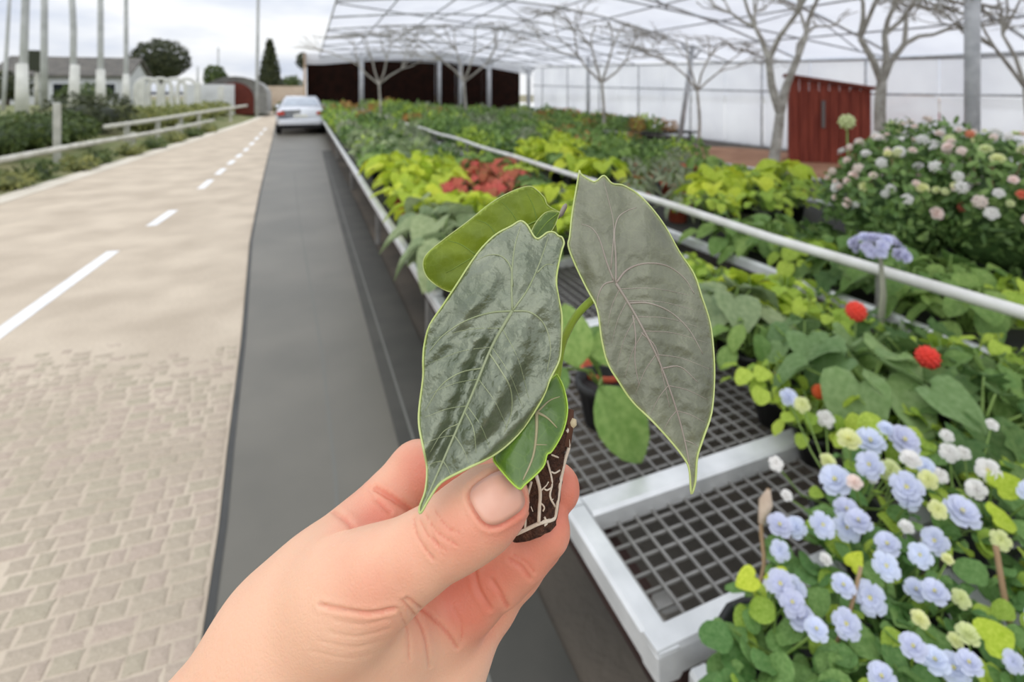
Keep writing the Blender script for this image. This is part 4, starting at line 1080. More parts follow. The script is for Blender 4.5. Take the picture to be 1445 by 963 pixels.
def on_bush(i, kind=None, ang=None):
    X, Yb = bushes[i][1], bushes[i][2]; sx, sy, sz = bushes[i][3]
    q = rvec(rw); 
    if q[2] < -.2: q[2] = -q[2]
    if q @ np.array([-.6, -.8, .4]) < -.1: q[0], q[1] = -q[0], -q[1]
    P = np.array([X + q[0] * sx * 1.0, Yb + q[1] * sy * 1.0, .62 + sz + q[2] * sz * 1.04]); return P, q
for i in range(4):
    for k in range((54, 66, 60, 46)[i]):
        P, q = on_bush(i); kind = rw.choice(['white', 'white', 'pink', 'pink', 'cream', 'white', 'pink', 'white', 'coral' if rw.random() < .35 else 'pink'])
        o = put_flower(FL[kind][rw.randrange(3)] if rw.random() < .55 else POM[kind], broots[i], P, q + np.array([0, 0, .5]), rw.uniform(.04, .075), rw)
# pale pink flower spire left of the bush, before the red shed
for (px, py, lab) in ((1195, 172, 'single cream pompom bloom on a tall stalk before the red shed'), (1262, 180, 'cream pompom bloom on a tall stalk right of the second bare tree')):
    P = at_Y(px, py, 3.6); zb = .62 if P[0] < 4.3 else 0.0; e = empty('tall_bloom', (P[0], P[1], zb)); tag(e, lab, 'flower', 'tall cream blooms')
    obj('flower_ball', POM['cream'], e, (0, 0, P[2] - zb), None, .15)
    b = MB(); b.tube([(0, 0, 0), (.03, 0, .4), (0, 0, P[2] - zb)], .008, 5); b.build('stalk', M_stem, e, True)
    for k in range(5):
        a = k * 1.3; put_leaf('green', e, (0, 0, .3 + .12 * k), (math.cos(a), math.sin(a), .4), (0, 0, 1), .14, rw)

# ------------------------------------------------------------------ bare trees, red shed, low hut
M_bark = mat('pale_grey_bark', srgb(150, 144, 134), srgb(192, 188, 178), scale=7, rough=.85, bump=.4, bscale=40)
def bare_tree(P, trunk, seed, label, spread=1.0, depth=5, r0=.09, L0=1.0, zmax=None):
    e = empty('bare_tree', P); tag(e, label, 'tree', 'bare trees in the greenhouse'); rr = random.Random(seed)
    b = MB(); b.tube(spline(trunk, 4), np.linspace(r0, r0 * .75, len(spline(trunk, 4))), 9); b.build('trunk', M_bark, e, True)
    br = MB()
    def grow(p, d, L_, rad, k):
        if k == 0: return
        p1 = p + d * L_ * .5 + rvec(rr) * L_ * .06; p2 = p + d * L_ + rvec(rr) * L_ * .05
        zr = roof_z(P[0] + p2[0], P[1] + p2[1]) - .2 - P[2]
        if p2[2] > zr: p2[2] = zr - rr.uniform(0, .1); p1[2] = min(p1[2], zr - .05)
        br.tube([p, p1, p2], [rad, rad * .85, rad * .7], 5 if k < 3 else 7, False)
        for s_ in range(2 if rr.random() < .55 else 3):
            nd = d + rvec(rr) * .62 * spread; nd[2] = max(nd[2], .02 if k < 3 else .15); nd /= np.linalg.norm(nd)
            grow(p2, nd, L_ * rr.uniform(.62, .88), rad * .66, k - 1)
    return e, br, grow
P = at_z(1088, 268, 0.02)
t0 = [(0, 0, 0), (.06, .02, .35), (.18, .04, .85), (.24, .04, 1.25)]
e, br, grow = bare_tree(P, t0, 3, 'white-barked bare tree forking low, before the red shed', r0=.10)
T = np.array(t0[-1]); grow(T, np.array([-.18, .08, 1.0]) / 1.02, .95, .075, 6); grow(T, np.array([.32, -.05, .95]), .95, .075, 6)
br.build('branches', M_bark, e, True)
P = at_Y(1243, 210, 6.2); P[2] = .02
t0 = [(0, 0, 0), (.03, .02, .6), (-.02, .0, 1.3), (.02, 0, 1.75)]
e, br, grow = bare_tree(P, t0, 8, 'grey bare tree behind the white-flowered bush', r0=.10)
T = np.array(t0[-1])
for d in ((-.4, .1, .9), (.15, 0, 1), (.55, -.1, .8)): grow(T, np.array(d) / np.linalg.norm(d), .8, .06, 6)
br.build('branches', M_bark, e, True)
for i, (px, Yt, lab, s_) in enumerate(((655, 17.4, 'bare tree with a thin trunk left of the seedling, far down the house', 1.0), (850, 13.3, 'bare tree with spreading twigs against the white wall', 1.0), (985, 12, 'bare tree between the leaning column and the forked tree', .9), (540, 19, 'bare tree farthest left under the greenhouse roof', .9), (1450, 4.7, 'bare tree at the right edge beyond the thick column', .8))):
    P = at_Y(px, 160, Yt); P[2] = .02
    if px == 540: P[0] = 2.345
    h = max(1.6, roof_z(P[0], P[1]) * .48); t0 = [(0, 0, 0), (.05, 0, h * .5), (0, .03, h)]
    e, br, grow = bare_tree(P, t0, 20 + i, lab, r0=.05 * s_)
    T = np.array(t0[-1])
    for d in ((-.7, .1, .7), (-.2, .2, 1), (.3, -.1, .95), (.8, 0, .6)): grow(T, np.array(d) / np.linalg.norm(d), 1.0 * s_, .036 * s_, 6)
    br.build('branches', M_bark, e, True)

P = at_z(1170, 232, 0); P0 = at_z(1112, 232, 0)
e = empty('red_shed', (P[0], P[1], .0), -.75); tag(e, 'dark red boarded shed with a slanting top behind the forked bare tree', 'shed')
for k in range(8):      # upright boards
    x = -.8 + k * .2; hh = 1.95 - .04 * k + (.02 if k % 2 else 0)
    MB().bbox((x + .1, 0, hh / 2), (.19, .05 + .012 * (k % 2), hh), .008).build('board', M_redw, e)
MB().box((.0, .45, .82), (1.55, .84, 1.64)).build('body', M_redw, e)
v = [(-.88, -.12, 1.98), (.9, -.12, 1.66), (.9, .95, 1.66), (-.88, .95, 1.98)]; v += [(x, y, z + .07) for x, y, z in v]
obj('roof', mesh('roof', v, [(0, 3, 2, 1), (4, 5, 6, 7), (0, 1, 5, 4), (1, 2, 6, 5), (2, 3, 7, 6), (3, 0, 4, 7)], mat('rust_roof', srgb(108, 52, 42), srgb(126, 66, 54), scale=4, rough=.8)), e)
MB().bbox((-.12, -.06, 1.12), (.07, .06, .62), .012).build('door_handle', mat('grey_iron', srgb(118, 116, 114), rough=.5, metal=.5), e)
P = at_z(1305, 215, 0); 
e = empty('low_hut', (P[0] * .95, P[1] * .95, 0), -.75); tag(e, 'low hut with a pale pitched roof behind the flowering bush', 'hut')
MB().box((0, .6, .55), (1.9, 1.2, 1.1)).build('walls', M_redw, e)
for s_ in (-1, 1):
    v = [(-1.1 if s_ < 0 else 0, -.1, 1.05 if s_ < 0 else 1.5), (0 if s_ < 0 else 1.1, -.1, 1.5 if s_ < 0 else 1.05)]
    v = v + [(x, 1.35, z) for x, y, z in v[::-1]]; v += [(x, y, z + .08) for x, y, z in v]
    obj('roof_slope', mesh('roof_slope', v, [(0, 3, 2, 1), (4, 5, 6, 7), (0, 1, 5, 4), (1, 2, 6, 5), (2, 3, 7, 6), (3, 0, 4, 7)], mat('pale_tile', srgb(196, 176, 160), srgb(214, 198, 184), scale=5, rough=.8)), e)
MB().add([(-.95, -.002, 1.1), (.95, -.002, 1.1), (0, -.002, 1.48), (-.95, .04, 1.1), (.95, .04, 1.1), (0, .04, 1.48)], [(0, 1, 2), (5, 4, 3), (0, 3, 4, 1), (1, 4, 5, 2), (2, 5, 3, 0)]).build('gable', mat('pale_gable', srgb(206, 200, 190), rough=.8), e)
# row of terracotta pots at the edge of the third bench
for i in range(9):
    px = 890 + i * 12; P = at_z(px, 262 + i * 3.5, .55); o = obj('terracotta_pot', POT['terra'], None, (P[0], P[1], .42), None, 1.1); 
    o.location = (5.06 + .02 * (i % 3), 4.6 + i * .3, .42); tag(o, 'empty terracotta pot in the row along the third bench edge', 'pot', 'terracotta pots in a row')
# ------------------------------------------------------------------ hand (one continuous surface, grown from an implicit volume)
# depth is the distance from the eye in mm; the hand is worked in axes that look down at it
HP = math.radians(22.5); HY = math.radians(17.6)
hf = np.array([math.sin(HY) * math.cos(HP), math.cos(HY) * math.cos(HP), -math.sin(HP)]); hr = np.array([math.cos(HY), -math.sin(HY), 0.0]); hu = np.cross(hr, hf)
FAR_OFF = 32.0
def cmm(px, py, dep):
    px = np.asarray(px, float); py = np.asarray(py, float); dep = np.asarray(dep, float)
    R = fw + ((px - CX) / F)[..., None] * rt - ((py - CY) / F)[..., None] * up
    R = R / np.linalg.norm(R, axis=-1, keepdims=True) * ((dep + FAR_OFF) * np.sqrt(1 + ((px - 722.5) / 850) ** 2 + ((py - 481.5) / 850) ** 2))[..., None]
    return np.stack([R @ hr, R @ hu, R @ hf], -1)
def pix(co):
    w = to_world(co) - CAM; d = w @ fw
    return CX + F * (w @ rt) / d, CY - F * (w @ up) / d
def dep_of(co):
    x, y = pix(co); return np.linalg.norm(co, axis=-1) / np.sqrt(1 + ((x - 722.5) / 850) ** 2 + ((y - 481.5) / 850) ** 2) - FAR_OFF
def to_world(c):          # millimetres in the camera's axes -> metres in the world
    c = np.asarray(c, float) / 1000.0
    return CAM + c[..., 0:1] * hr + c[..., 1:2] * hu + c[..., 2:3] * hf
class Vol:
    def __init__(s, lo, hi, h):
        s.lo = np.array(lo, float); s.h = h; s.n = np.ceil((np.array(hi) - s.lo) / h).astype(int) + 1
        s.ax = [s.lo[i] + h * np.arange(s.n[i]) for i in range(3)]
    def blank(s): return np.full(tuple(s.n), 40.0, np.float32)
    def chain(s, S, pts, k, sq=None):
        """smooth-union a chain of round cones (x,y,z,r) into S; sq=(axis,factor) flattens it along an axis"""
        for a, b in zip(pts[:-1], pts[1:]):
            A, B = np.array(a[:3]), np.array(b[:3]); ra, rb = a[3], b[3]; m = max(ra, rb) + 14
            i0 = np.maximum(((np.minimum(A, B) - m - s.lo) / s.h).astype(int), 0); i1 = np.minimum(((np.maximum(A, B) + m - s.lo) / s.h).astype(int) + 1, s.n)
            if (i1 <= i0).any(): continue
            X, Y_, Z = np.meshgrid(*[s.ax[q][i0[q]:i1[q]].astype(np.float32) for q in range(3)], indexing='ij')
            d = B - A; t = ((X - A[0]) * d[0] + (Y_ - A[1]) * d[1] + (Z - A[2]) * d[2]) / (d @ d); t = np.clip(t, 0, 1)
            D = np.sqrt((X - A[0] - t * d[0]) ** 2 + (Y_ - A[1] - t * d[1]) ** 2 + (Z - A[2] - t * d[2]) ** 2) - (ra + (rb - ra) * t)
            sl = tuple(slice(i0[q], i1[q]) for q in range(3)); O = S[sl]
            hh = np.maximum(k - np.abs(O - D), 0) / k
            S[sl] = np.minimum(O, D) - hh * hh * k * .25
        return S
def smin(a, b, k):
    h = np.maximum(k - np.abs(a - b), 0) / k
    return np.minimum(a, b) - h * h * k * .25
def surface_nets(S, vol):
    ins = S < 0; n = np.array(S.shape); c = tuple(n - 1)
    cnt = np.zeros(c, np.int8)
    def cor(A, o): return A[o[0]:o[0] + c[0], o[1]:o[1] + c[1], o[2]:o[2] + c[2]]
    O = [(i, j, k) for i in (0, 1) for j in (0, 1) for k in (0, 1)]
    for o in O: cnt += cor(ins, o)
    cells = np.argwhere((cnt > 0) & (cnt < 8)); idx = np.full(c, -1, np.int32); idx[tuple(cells.T)] = np.arange(len(cells))
    acc = np.zeros((len(cells), 3)); num = np.zeros(len(cells))
    for a in range(8):
        for b in range(a + 1, 8):
            da = np.array(O[b]) - np.array(O[a])
            if np.abs(da).sum() != 1: continue
            va = S[tuple((cells + O[a]).T)]; vb = S[tuple((cells + O[b]).T)]; m = (va < 0) != (vb < 0)
            t = np.where(m, va / np.where(m, va - vb, 1), 0)
            acc += np.where(m[:, None], np.array(O[a]) + t[:, None] * da, 0); num += m
    V = vol.lo + vol.h * (cells + acc / num[:, None])
    Fc = []
    for ax in range(3):
        u_, w_ = (ax + 1) % 3, (ax + 2) % 3
        sl0 = [slice(None)] * 3; sl1 = [slice(None)] * 3; sl0[ax] = slice(0, -1); sl1[ax] = slice(1, None)
        ch = np.argwhere(ins[tuple(sl0)] != ins[tuple(sl1)])
        ch = ch[(ch[:, u_] > 0) & (ch[:, w_] > 0) & (ch[:, u_] < c[u_]) & (ch[:, w_] < c[w_])]
        e = np.eye(3, dtype=int)
        q = [idx[tuple((ch - o).T)] for o in (e[u_] + e[w_], e[w_], 0 * e[0], e[u_])]
        flip = ins[tuple(ch.T)]
        q = np.stack(q, 1); q[~flip] = q[~flip][:, ::-1]
        Fc.append(q)
    Fc = np.concatenate(Fc); Fc = Fc[(Fc >= 0).all(1)]
    return V, Fc
def C4(px, py, dep, r_): return tuple(cmm(px, py, dep)) + (r_,)

_q = np.array([cmm(*q) for q in ((408, 918, 172), (500, 1000, 178), (470, 690, 190), (830, 640, 175), (640, 1010, 200), (700, 840, 215), (700, 700, 138))])
_lo = _q.min(0); _hi = _q.max(0)
vol = Vol((_lo[0] - 98, _lo[1] - 104, _lo[2] - 34), (_hi[0] + 12, _hi[1] + 8, _hi[2] + 16), 1.08)
core = vol.blank()
# forearm, wrist, thenar and the metacarpals
wrA = C4(408, 918, 172, 19.5); wrB = C4(500, 1000, 178, 20.5)
vol.chain(core, [tuple(cmm(408, 918, 172) + np.array([-70, -75, -6])) + (24,), wrA], 8)
vol.chain(core, [tuple(cmm(500, 1000, 178) + np.array([-70, -75, -6])) + (25,), wrB], 8)
vol.chain(core, [wrA, wrB], 10)
vol.chain(core, [wrA, C4(470, 830, 176, 15.5), C4(520, 762, 181, 12.0)], 10)          # index metacarpal
vol.chain(core, [wrB, C4(540, 930, 185, 15), C4(620, 862, 187, 11.5)], 10)            # middle
vol.chain(core, [wrB, C4(560, 975, 188, 15), C4(640, 908, 192, 11)], 10)              # ring
vol.chain(core, [wrB, C4(565, 1010, 186, 16), C4(620, 955, 190, 12)], 10)             # little
vol.chain(core, [C4(440, 885, 166, 15), C4(492, 842, 160, 13.5), C4(545, 812, 154, 10.3)], 10)      # thumb metacarpal
vol.chain(core, [C4(500, 905, 172, 15), C4(560, 880, 174, 12.5)], 9)                     # thenar pad
vol.chain(core, [C4(500, 790, 172, 9), C4(545, 775, 172, 6)], 9)                       # web between thumb and index
thumb = vol.chain(vol.blank(), [C4(545, 812, 154, 10.3), C4(592, 782, 151, 9.4), C4(640, 750, 149.5, 9.3), C4(668, 731, 149, 9.5), C4(692, 714, 149.5, 9.2), C4(707, 705, 150.5, 7.8)], 3)
index = vol.chain(vol.blank(), [C4(520, 762, 181, 12.0), C4(552, 715, 186, 10.2), C4(588, 672, 190, 10.0), C4(640, 668, 188, 8.8), C4(710, 668, 185, 8.3), C4(750, 675, 183, 8.2), C4(787, 689, 181, 7.2)], 3)
middle = vol.chain(vol.blank(), [C4(620, 862, 187, 11.5), C4(665, 838, 184, 9.6), C4(708, 802, 181, 9.0), C4(735, 778, 178, 8.6), C4(770, 748, 175, 7.7)], 3)
ring = vol.chain(vol.blank(), [C4(640, 908, 192, 11), C4(690, 850, 198, 8.6), C4(730, 800, 196, 7.8), C4(765, 765, 191, 7.0)], 3)
little = vol.chain(vol.blank(), [C4(620, 955, 190, 12), C4(668, 880, 206, 7.8), C4(700, 838, 209, 7.0), C4(728, 805, 206, 6.2)], 3)
S = smin(core, thumb, 6.0)
for fg, k in ((index, 5.0), (middle, 6.0), (ring, 5.0), (little, 5.0)): S = np.minimum(S, smin(core, fg, k))
HV, HF = surface_nets(S, vol)
def smooth_mesh(V, Fc, it, lam=.5):
    E = np.concatenate([Fc[:, [i, (i + 1) % 4]] for i in range(4)])
    for _ in range(it):
        acc = np.zeros_like(V); num = np.zeros(len(V))
        for a, b in ((0, 1), (1, 0)):
            np.add.at(acc, E[:, a], V[E[:, b]]); np.add.at(num, E[:, a], 1)
        V = V + lam * (acc / np.maximum(num, 1)[:, None] - V)
    return V
HV = smooth_mesh(HV, HF, 3)
tmp = obj('hand', mesh('hand', HV, HF)); sm = tmp.modifiers.new('s', 'SUBSURF'); sm.levels = 1; sm.render_levels = 1
dg = bpy.context.evaluated_depsgraph_get(); me2 = bpy.data.meshes.new_from_object(tmp.evaluated_get(dg))
nv = len(me2.vertices); co = np.empty(nv * 3); me2.vertices.foreach_get('co', co); co = co.reshape(-1, 3)
no = np.empty(nv * 3); me2.vertices.foreach_get('normal', no); no = no.reshape(-1, 3)
bpy.data.objects.remove(tmp)
spx, spy = pix(co); dpv = dep_of(co)
view = -co / np.linalg.norm(co, axis=1)[:, None]
if (no * view).sum(1).mean() * 1 < -.9: no = -no
facing = (no * view).sum(1)
def seg_dist(x, y, pl):
    best = np.full(x.shape, 1e9)
    for (ax_, ay), (bx_, by) in zip(pl[:-1], pl[1:]):
        dx, dy = bx_ - ax_, by - ay; t = np.clip(((x - ax_) * dx + (y - ay) * dy) / (dx * dx + dy * dy + 1e-9), 0, 1)
        best = np.minimum(best, np.hypot(x - ax_ - t * dx, y - ay - t * dy))
    return best
def sp2(pl, n=5): return [tuple(q[:2]) for q in spline([(x, y, 0) for x, y in pl], n)]
# skin folds: lines on the skin (where they lie on the hand), half width in px, depth mm, near and far limit of distance in mm
FOLDS = [
    ([(452, 854), (480, 860), (520, 866), (556, 860)], 2.8, .75, 0, 175),
    ([(470, 876), (510, 882), (548, 874)], 2.2, .2, 0, 178), ([(462, 892), (505, 899), (550, 888)], 2.2, .2, 0, 180), ([(450, 905), (500, 914), (552, 902)], 2.2, .14, 0, 182), ([(440, 920), (495, 930), (550, 917)], 2.2, .12, 0, 182),
    ([(568, 848), (588, 872), (600, 900), (606, 940)], 2.6, .4, 0, 999), ([(575, 845), (606, 868), (630, 892), (645, 915)], 2.6, .5, 0, 999), ([(560, 858), (575, 890), (578, 930)], 2.4, .25, 0, 999), ([(640, 860), (652, 885), (650, 910)], 2.4, .25, 0, 999),
    ([(584, 732), (588, 755), (600, 775), (612, 790)], 2.2, .36, 0, 158), ([(592, 735), (606, 758), (628, 776)], 2.0, .3, 0, 158), ([(600, 726), (618, 752), (645, 770)], 2.0, .28, 0, 158), ([(614, 722), (632, 745), (648, 752)], 2.0, .25, 0, 158), ([(606, 742), (614, 764), (624, 784)], 2.0, .22, 0, 158),
    ([(530, 690), (548, 700), (572, 716), (580, 724)], 4.0, 1.0, 160, 999), ([(470, 722), (492, 738), (505, 765)], 4.0, .5, 160, 999), ([(520, 690), (532, 706), (550, 722)], 3, .4, 160, 999),
    ([(694, 820), (706, 838), (716, 856)], 3.2, .6, 160, 999), ([(668, 800), (674, 830), (690, 858)], 3.4, .7, 160, 999), ([(720, 790), (736, 800), (748, 816)], 3.0, .5, 160, 999), ([(725, 783), (742, 794), (754, 808)], 2.6, .35, 160, 999),
]
disp = np.zeros(nv)
for pl, w, dp, z0, z1 in FOLDS:
    d = seg_dist(spx, spy, sp2(pl)); m = (facing > .12) & (dpv > z0) & (dpv < z1)
    disp += np.where(m, -dp * np.exp(-(d / w) ** 2) + dp * .25 * np.exp(-((d - w * 2.4) / (w * 1.3)) ** 2), 0)
# nail bed: axis along the thumb
NA = np.array([671., 722.]); NB = np.array([727., 688.]); na = (NB - NA) / np.linalg.norm(NB - NA); nb_ = np.array([-na[1], na[0]]); NL = np.linalg.norm(NB - NA)
def nail_uv(x, y):
    u_ = ((x - NA[0]) * na[0] + (y - NA[1]) * na[1]) / NL; w_ = ((x - NA[0]) * nb_[0] + (y - NA[1]) * nb_[1]) / 34.0
    return u_, w_
u_, w_ = nail_uv(spx, spy)
rn = (np.abs((u_ - .55) / .55) ** 3.2 + np.abs(w_) ** 3.2) ** (1 / 3.2)
m = (facing > 0) & (dpv < 152)
disp += np.where(m, -.55 * np.exp(-((rn - 1.02) / .07) ** 2) + .35 * np.exp(-((rn - 1.22) / .12) ** 2) * (u_ < .95), 0)
co2 = co + no * disp[:, None]
# skin flush: redder fingertips, knuckle folds and palm
fl_ = np.zeros(nv)
for (x, y, s_, a_, z0, z1) in ((735, 730, 55, .8, 0, 162), (640, 760, 60, .45, 0, 162), (530, 835, 60, .5, 0, 170), (530, 740, 50, .9, 160, 999), (590, 660, 45, .55, 160, 999), (800, 690, 45, .9, 165, 999), (650, 690, 60, .9, 165, 999),
                         (780, 760, 60, .7, 160, 999), (640, 840, 60, .8, 160, 999), (720, 810, 60, .55, 160, 999), (670, 880, 45, .45, 160, 999)):
    fl_ += np.where((dpv > z0) & (dpv < z1), a_ * np.exp(-((spx - x) ** 2 + (spy - y) ** 2) / (s_ * s_)), 0)
fl_ = np.clip(fl_ + np.where(disp < -.2, .25, 0), 0, 1)
org = to_world(cmm(455, 960, 175)); wv = to_world(co2) - org
me2.vertices.foreach_set('co', wv.ravel()); me2.polygons.foreach_set('use_smooth', [True] * len(me2.polygons)); me2.update()
at_ = me2.attributes.new('flush', 'FLOAT', 'POINT'); at_.data.foreach_set('value', fl_.astype(np.float32))
def skin_mat():
    m = bpy.data.materials.new('skin'); m.use_nodes = True; t = m.node_tree; n = t.nodes; l = t.links.new; bs = n['Principled BSDF']
    a = n.new('ShaderNodeAttribute'); a.attribute_name = 'flush'
    c = n.new('ShaderNodeTexCoord'); noi = n.new('ShaderNodeTexNoise'); noi.inputs['Scale'].default_value = 70; noi.inputs['Detail'].default_value = 5; l(c.outputs['Object'], noi.inputs['Vector'])
    add = n.new('ShaderNodeMath'); add.operation = 'MULTIPLY_ADD'; add.inputs[1].default_value = .5; l(noi.outputs['Fac'], add.inputs[0])
    sb = n.new('ShaderNodeMath'); sb.operation = 'SUBTRACT'; sb.inputs[1].default_value = .25; l(a.outputs['Fac'], sb.inputs[0]); l(sb.outputs[0], add.inputs[2])
    r_ = n.new('ShaderNodeValToRGB'); r_.color_ramp.elements[0].color = srgb(232, 184, 154); r_.color_ramp.elements[1].color = srgb(218, 132, 108); r_.color_ramp.elements[0].position = 0; r_.color_ramp.elements[1].position = .9
    l(add.outputs[0], r_.inputs['Fac']); l(r_.outputs[0], bs.inputs['Base Color'])
    bs.inputs['Roughness'].default_value = .48; bs.inputs['Specular IOR Level'].default_value = .35
    bs.inputs['Subsurface Weight'].default_value = .25; bs.inputs['Subsurface Radius'].default_value = (1, .32, .18); bs.inputs['Subsurface Scale'].default_value = .0025
    v1 = n.new('ShaderNodeTexVoronoi'); v1.inputs['Scale'].default_value = 900; v1.feature = 'DISTANCE_TO_EDGE'; l(c.outputs['Object'], v1.inputs['Vector'])
    n2 = n.new('ShaderNodeTexNoise'); n2.inputs['Scale'].default_value = 420; n2.inputs['Detail'].default_value = 3; l(c.outputs['Object'], n2.inputs['Vector'])
    ad = n.new('ShaderNodeMath'); ad.operation = 'ADD'; l(v1.outputs['Distance'], ad.inputs[0]); l(n2.outputs['Fac'], ad.inputs[1])
    bp = n.new('ShaderNodeBump'); bp.inputs['Strength'].default_value = .22; bp.inputs['Distance'].default_value = .0006; l(ad.outputs[0], bp.inputs['Height']); l(bp.outputs[0], bs.inputs['Normal'])
    return m
me2.materials.clear(); me2.materials.append(skin_mat())
hand = obj('hand', me2, None, org); tag(hand, 'bare left hand pinching the seedling plug, thumb in front, arm from lower left', 'hand')
# thumbnail, laid on the skin
def skin_depth(px, py):
    for dep in np.arange(128, 165, .1):
        q = (cmm(px, py, dep) - vol.lo) / vol.h; i = q.astype(int); f_ = q - i
        c8 = S[i[0]:i[0] + 2, i[1]:i[1] + 2, i[2]:i[2] + 2]
        vv = (((c8[0] * (1 - f_[0]) + c8[1] * f_[0])[0] * (1 - f_[1]) + (c8[0] * (1 - f_[0]) + c8[1] * f_[0])[1] * f_[1]) * np.array([1 - f_[2], f_[2]])).sum()
        if vv < 0: return dep
    return None
v = []; f = []; nu, nw = 12, 11; last = 142.0
for i in range(nu):
    for j in range(nw):
        a = -1 + 2 * j / (nw - 1); t = i / (nu - 1)
        ua = -1 + 2 * t; k = 3.2; R = (abs(ua) ** k + abs(a) ** k) ** (1 / k); mx_ = max(abs(ua), abs(a)); sc = (mx_ / R) if R > 0 else 1
        U = .55 + ua * sc * .53; Wn = a * sc * .97
        x, y = NA + na * U * NL + nb_ * Wn * 34
        dpt = skin_depth(x, y)
        if dpt is None: dpt = last + .5
        last = dpt; v.append(to_world(cmm(x, y, dpt - .25 - .35 * (1 - Wn * Wn)) [None])[0] - org)
for i in range(nu - 1):
    for j in range(nw - 1): f.append((i * nw + j, i * nw + j + 1, i * nw + nw + j + 1, i * nw + nw + j))
nm_ = mat('nail', srgb(226, 164, 142), srgb(232, 176, 154), scale=90, rough=.35, spec=.5, sss=.2)
nail = obj('thumbnail', mesh('thumbnail', v, f, nm_, True), hand); nail['label'] = 'short pale thumbnail'
sm = nail.modifiers.new('thickness', 'SOLIDIFY'); sm.thickness = .0004; sm.offset = 0

# ------------------------------------------------------------------ seedling
sroot = empty('seedling', to_world(cmm(752, 748, 167)[None])[0]); tag(sroot, 'young grey-green arrowhead-leaved seedling with rooted plug held between thumb and fingers', 'plant')
SO = np.array(sroot.location)
def leaf_material(name, c1, c2, rough, trans, vein_c, spec=.5, sheen=0.0, und=.35, silver=0.0):
    m = bpy.data.materials.new(name); m.use_nodes = True; t = m.node_tree; n = t.nodes; l = t.links.new; bs = n['Principled BSDF']
    c = n.new('ShaderNodeTexCoord')
    noi = n.new('ShaderNodeTexNoise'); noi.inputs['Scale'].default_value = 55; noi.inputs['Detail'].default_value = 6; l(c.outputs['Object'], noi.inputs['Vector'])
    r_ = n.new('ShaderNodeValToRGB'); r_.color_ramp.elements[0].position = .35; r_.color_ramp.elements[1].position = .68; r_.color_ramp.elements[0].color = c1; r_.color_ramp.elements[1].color = c2; l(noi.outputs['Fac'], r_.inputs['Fac'])
    a = n.new('ShaderNodeAttribute'); a.attribute_name = 'rim'
    mxn = n.new('ShaderNodeMix'); mxn.data_type = 'RGBA'; l(a.outputs['Fac'], mxn.inputs[0]); l(r_.outputs[0], mxn.inputs[6]); mxn.inputs[7].default_value = vein_c
    # net of fine veins
    vo = n.new('ShaderNodeTexVoronoi'); vo.feature = 'DISTANCE_TO_EDGE'; vo.inputs['Scale'].default_value = 230; l(c.outputs['Object'], vo.inputs['Vector'])
    mr = n.new('ShaderNodeMapRange'); mr.inputs['From Max'].default_value = .06; mr.inputs['To Min'].default_value = .07; mr.inputs['To Max'].default_value = 0; l(vo.outputs['Distance'], mr.inputs['Value'])
    mx2 = n.new('ShaderNodeMix'); mx2.data_type = 'RGBA'; l(mr.outputs[0], mx2.inputs[0]); l(mxn.outputs[2], mx2.inputs[6]); mx2.inputs[7].default_value = vein_c
    l(mx2.outputs[2], bs.inputs['Base Color'])
    bs.inputs['Specular IOR Level'].default_value = spec; bs.inputs['Metallic'].default_value = silver
    rn_ = n.new('ShaderNodeMapRange'); rn_.inputs['To Min'].default_value = rough - .1; rn_.inputs['To Max'].default_value = rough + .15; l(noi.outputs['Fac'], rn_.inputs['Value']); l(rn_.outputs[0], bs.inputs['Roughness'])
    if sheen: bs.inputs['Coat Weight'].default_value = sheen; bs.inputs['Coat Roughness'].default_value = .14
    n2 = n.new('ShaderNodeTexNoise'); n2.inputs['Scale'].default_value = 260; n2.inputs['Detail'].default_value = 3; l(c.outputs['Object'], n2.inputs['Vector'])
    n3 = n.new('ShaderNodeTexNoise'); n3.inputs['Scale'].default_value = 90; n3.inputs['Detail'].default_value = 2; l(c.outputs['Object'], n3.inputs['Vector'])
    ad = n.new('ShaderNodeMath'); ad.operation = 'MULTIPLY_ADD'; ad.inputs[1].default_value = 2.2; l(n3.outputs['Fac'], ad.inputs[0]); l(n2.outputs['Fac'], ad.inputs[2])
    bp = n.new('ShaderNodeBump'); bp.inputs['Strength'].default_value = und; bp.inputs['Distance'].default_value = .0012; l(ad.outputs[0], bp.inputs['Height']); l(bp.outputs[0], bs.inputs['Normal'])
    if sheen: l(bp.outputs[0], bs.inputs['Coat Normal'])
    tr = n.new('ShaderNodeBsdfTranslucent'); l(mx2.outputs[2], tr.inputs['Color']); ms = n.new('ShaderNodeMixShader'); ms.inputs[0].default_value = trans
    l(bs.outputs[0], ms.inputs[1]); l(tr.outputs[0], ms.inputs[2]); l(ms.outputs[0], n['Material Output'].inputs['Surface'])
    return m
M_margin = mat('pale_leaf_margin', srgb(190, 204, 122), srgb(206, 216, 150), scale=60, rough=.5, trans=.2)
M_vein1 = mat('pale_vein', srgb(136, 146, 108), srgb(152, 158, 126), scale=60, rough=.5)
M_vein2 = mat('mauve_vein', srgb(142, 130, 120), srgb(154, 146, 134), scale=60, rough=.5)
M_vein3 = mat('pinkish_vein', srgb(140, 134, 96), srgb(160, 150, 118), scale=60, rough=.5)
M_vein4 = mat('green_vein', srgb(104, 130, 40), srgb(116, 140, 50), scale=60, rough=.5)

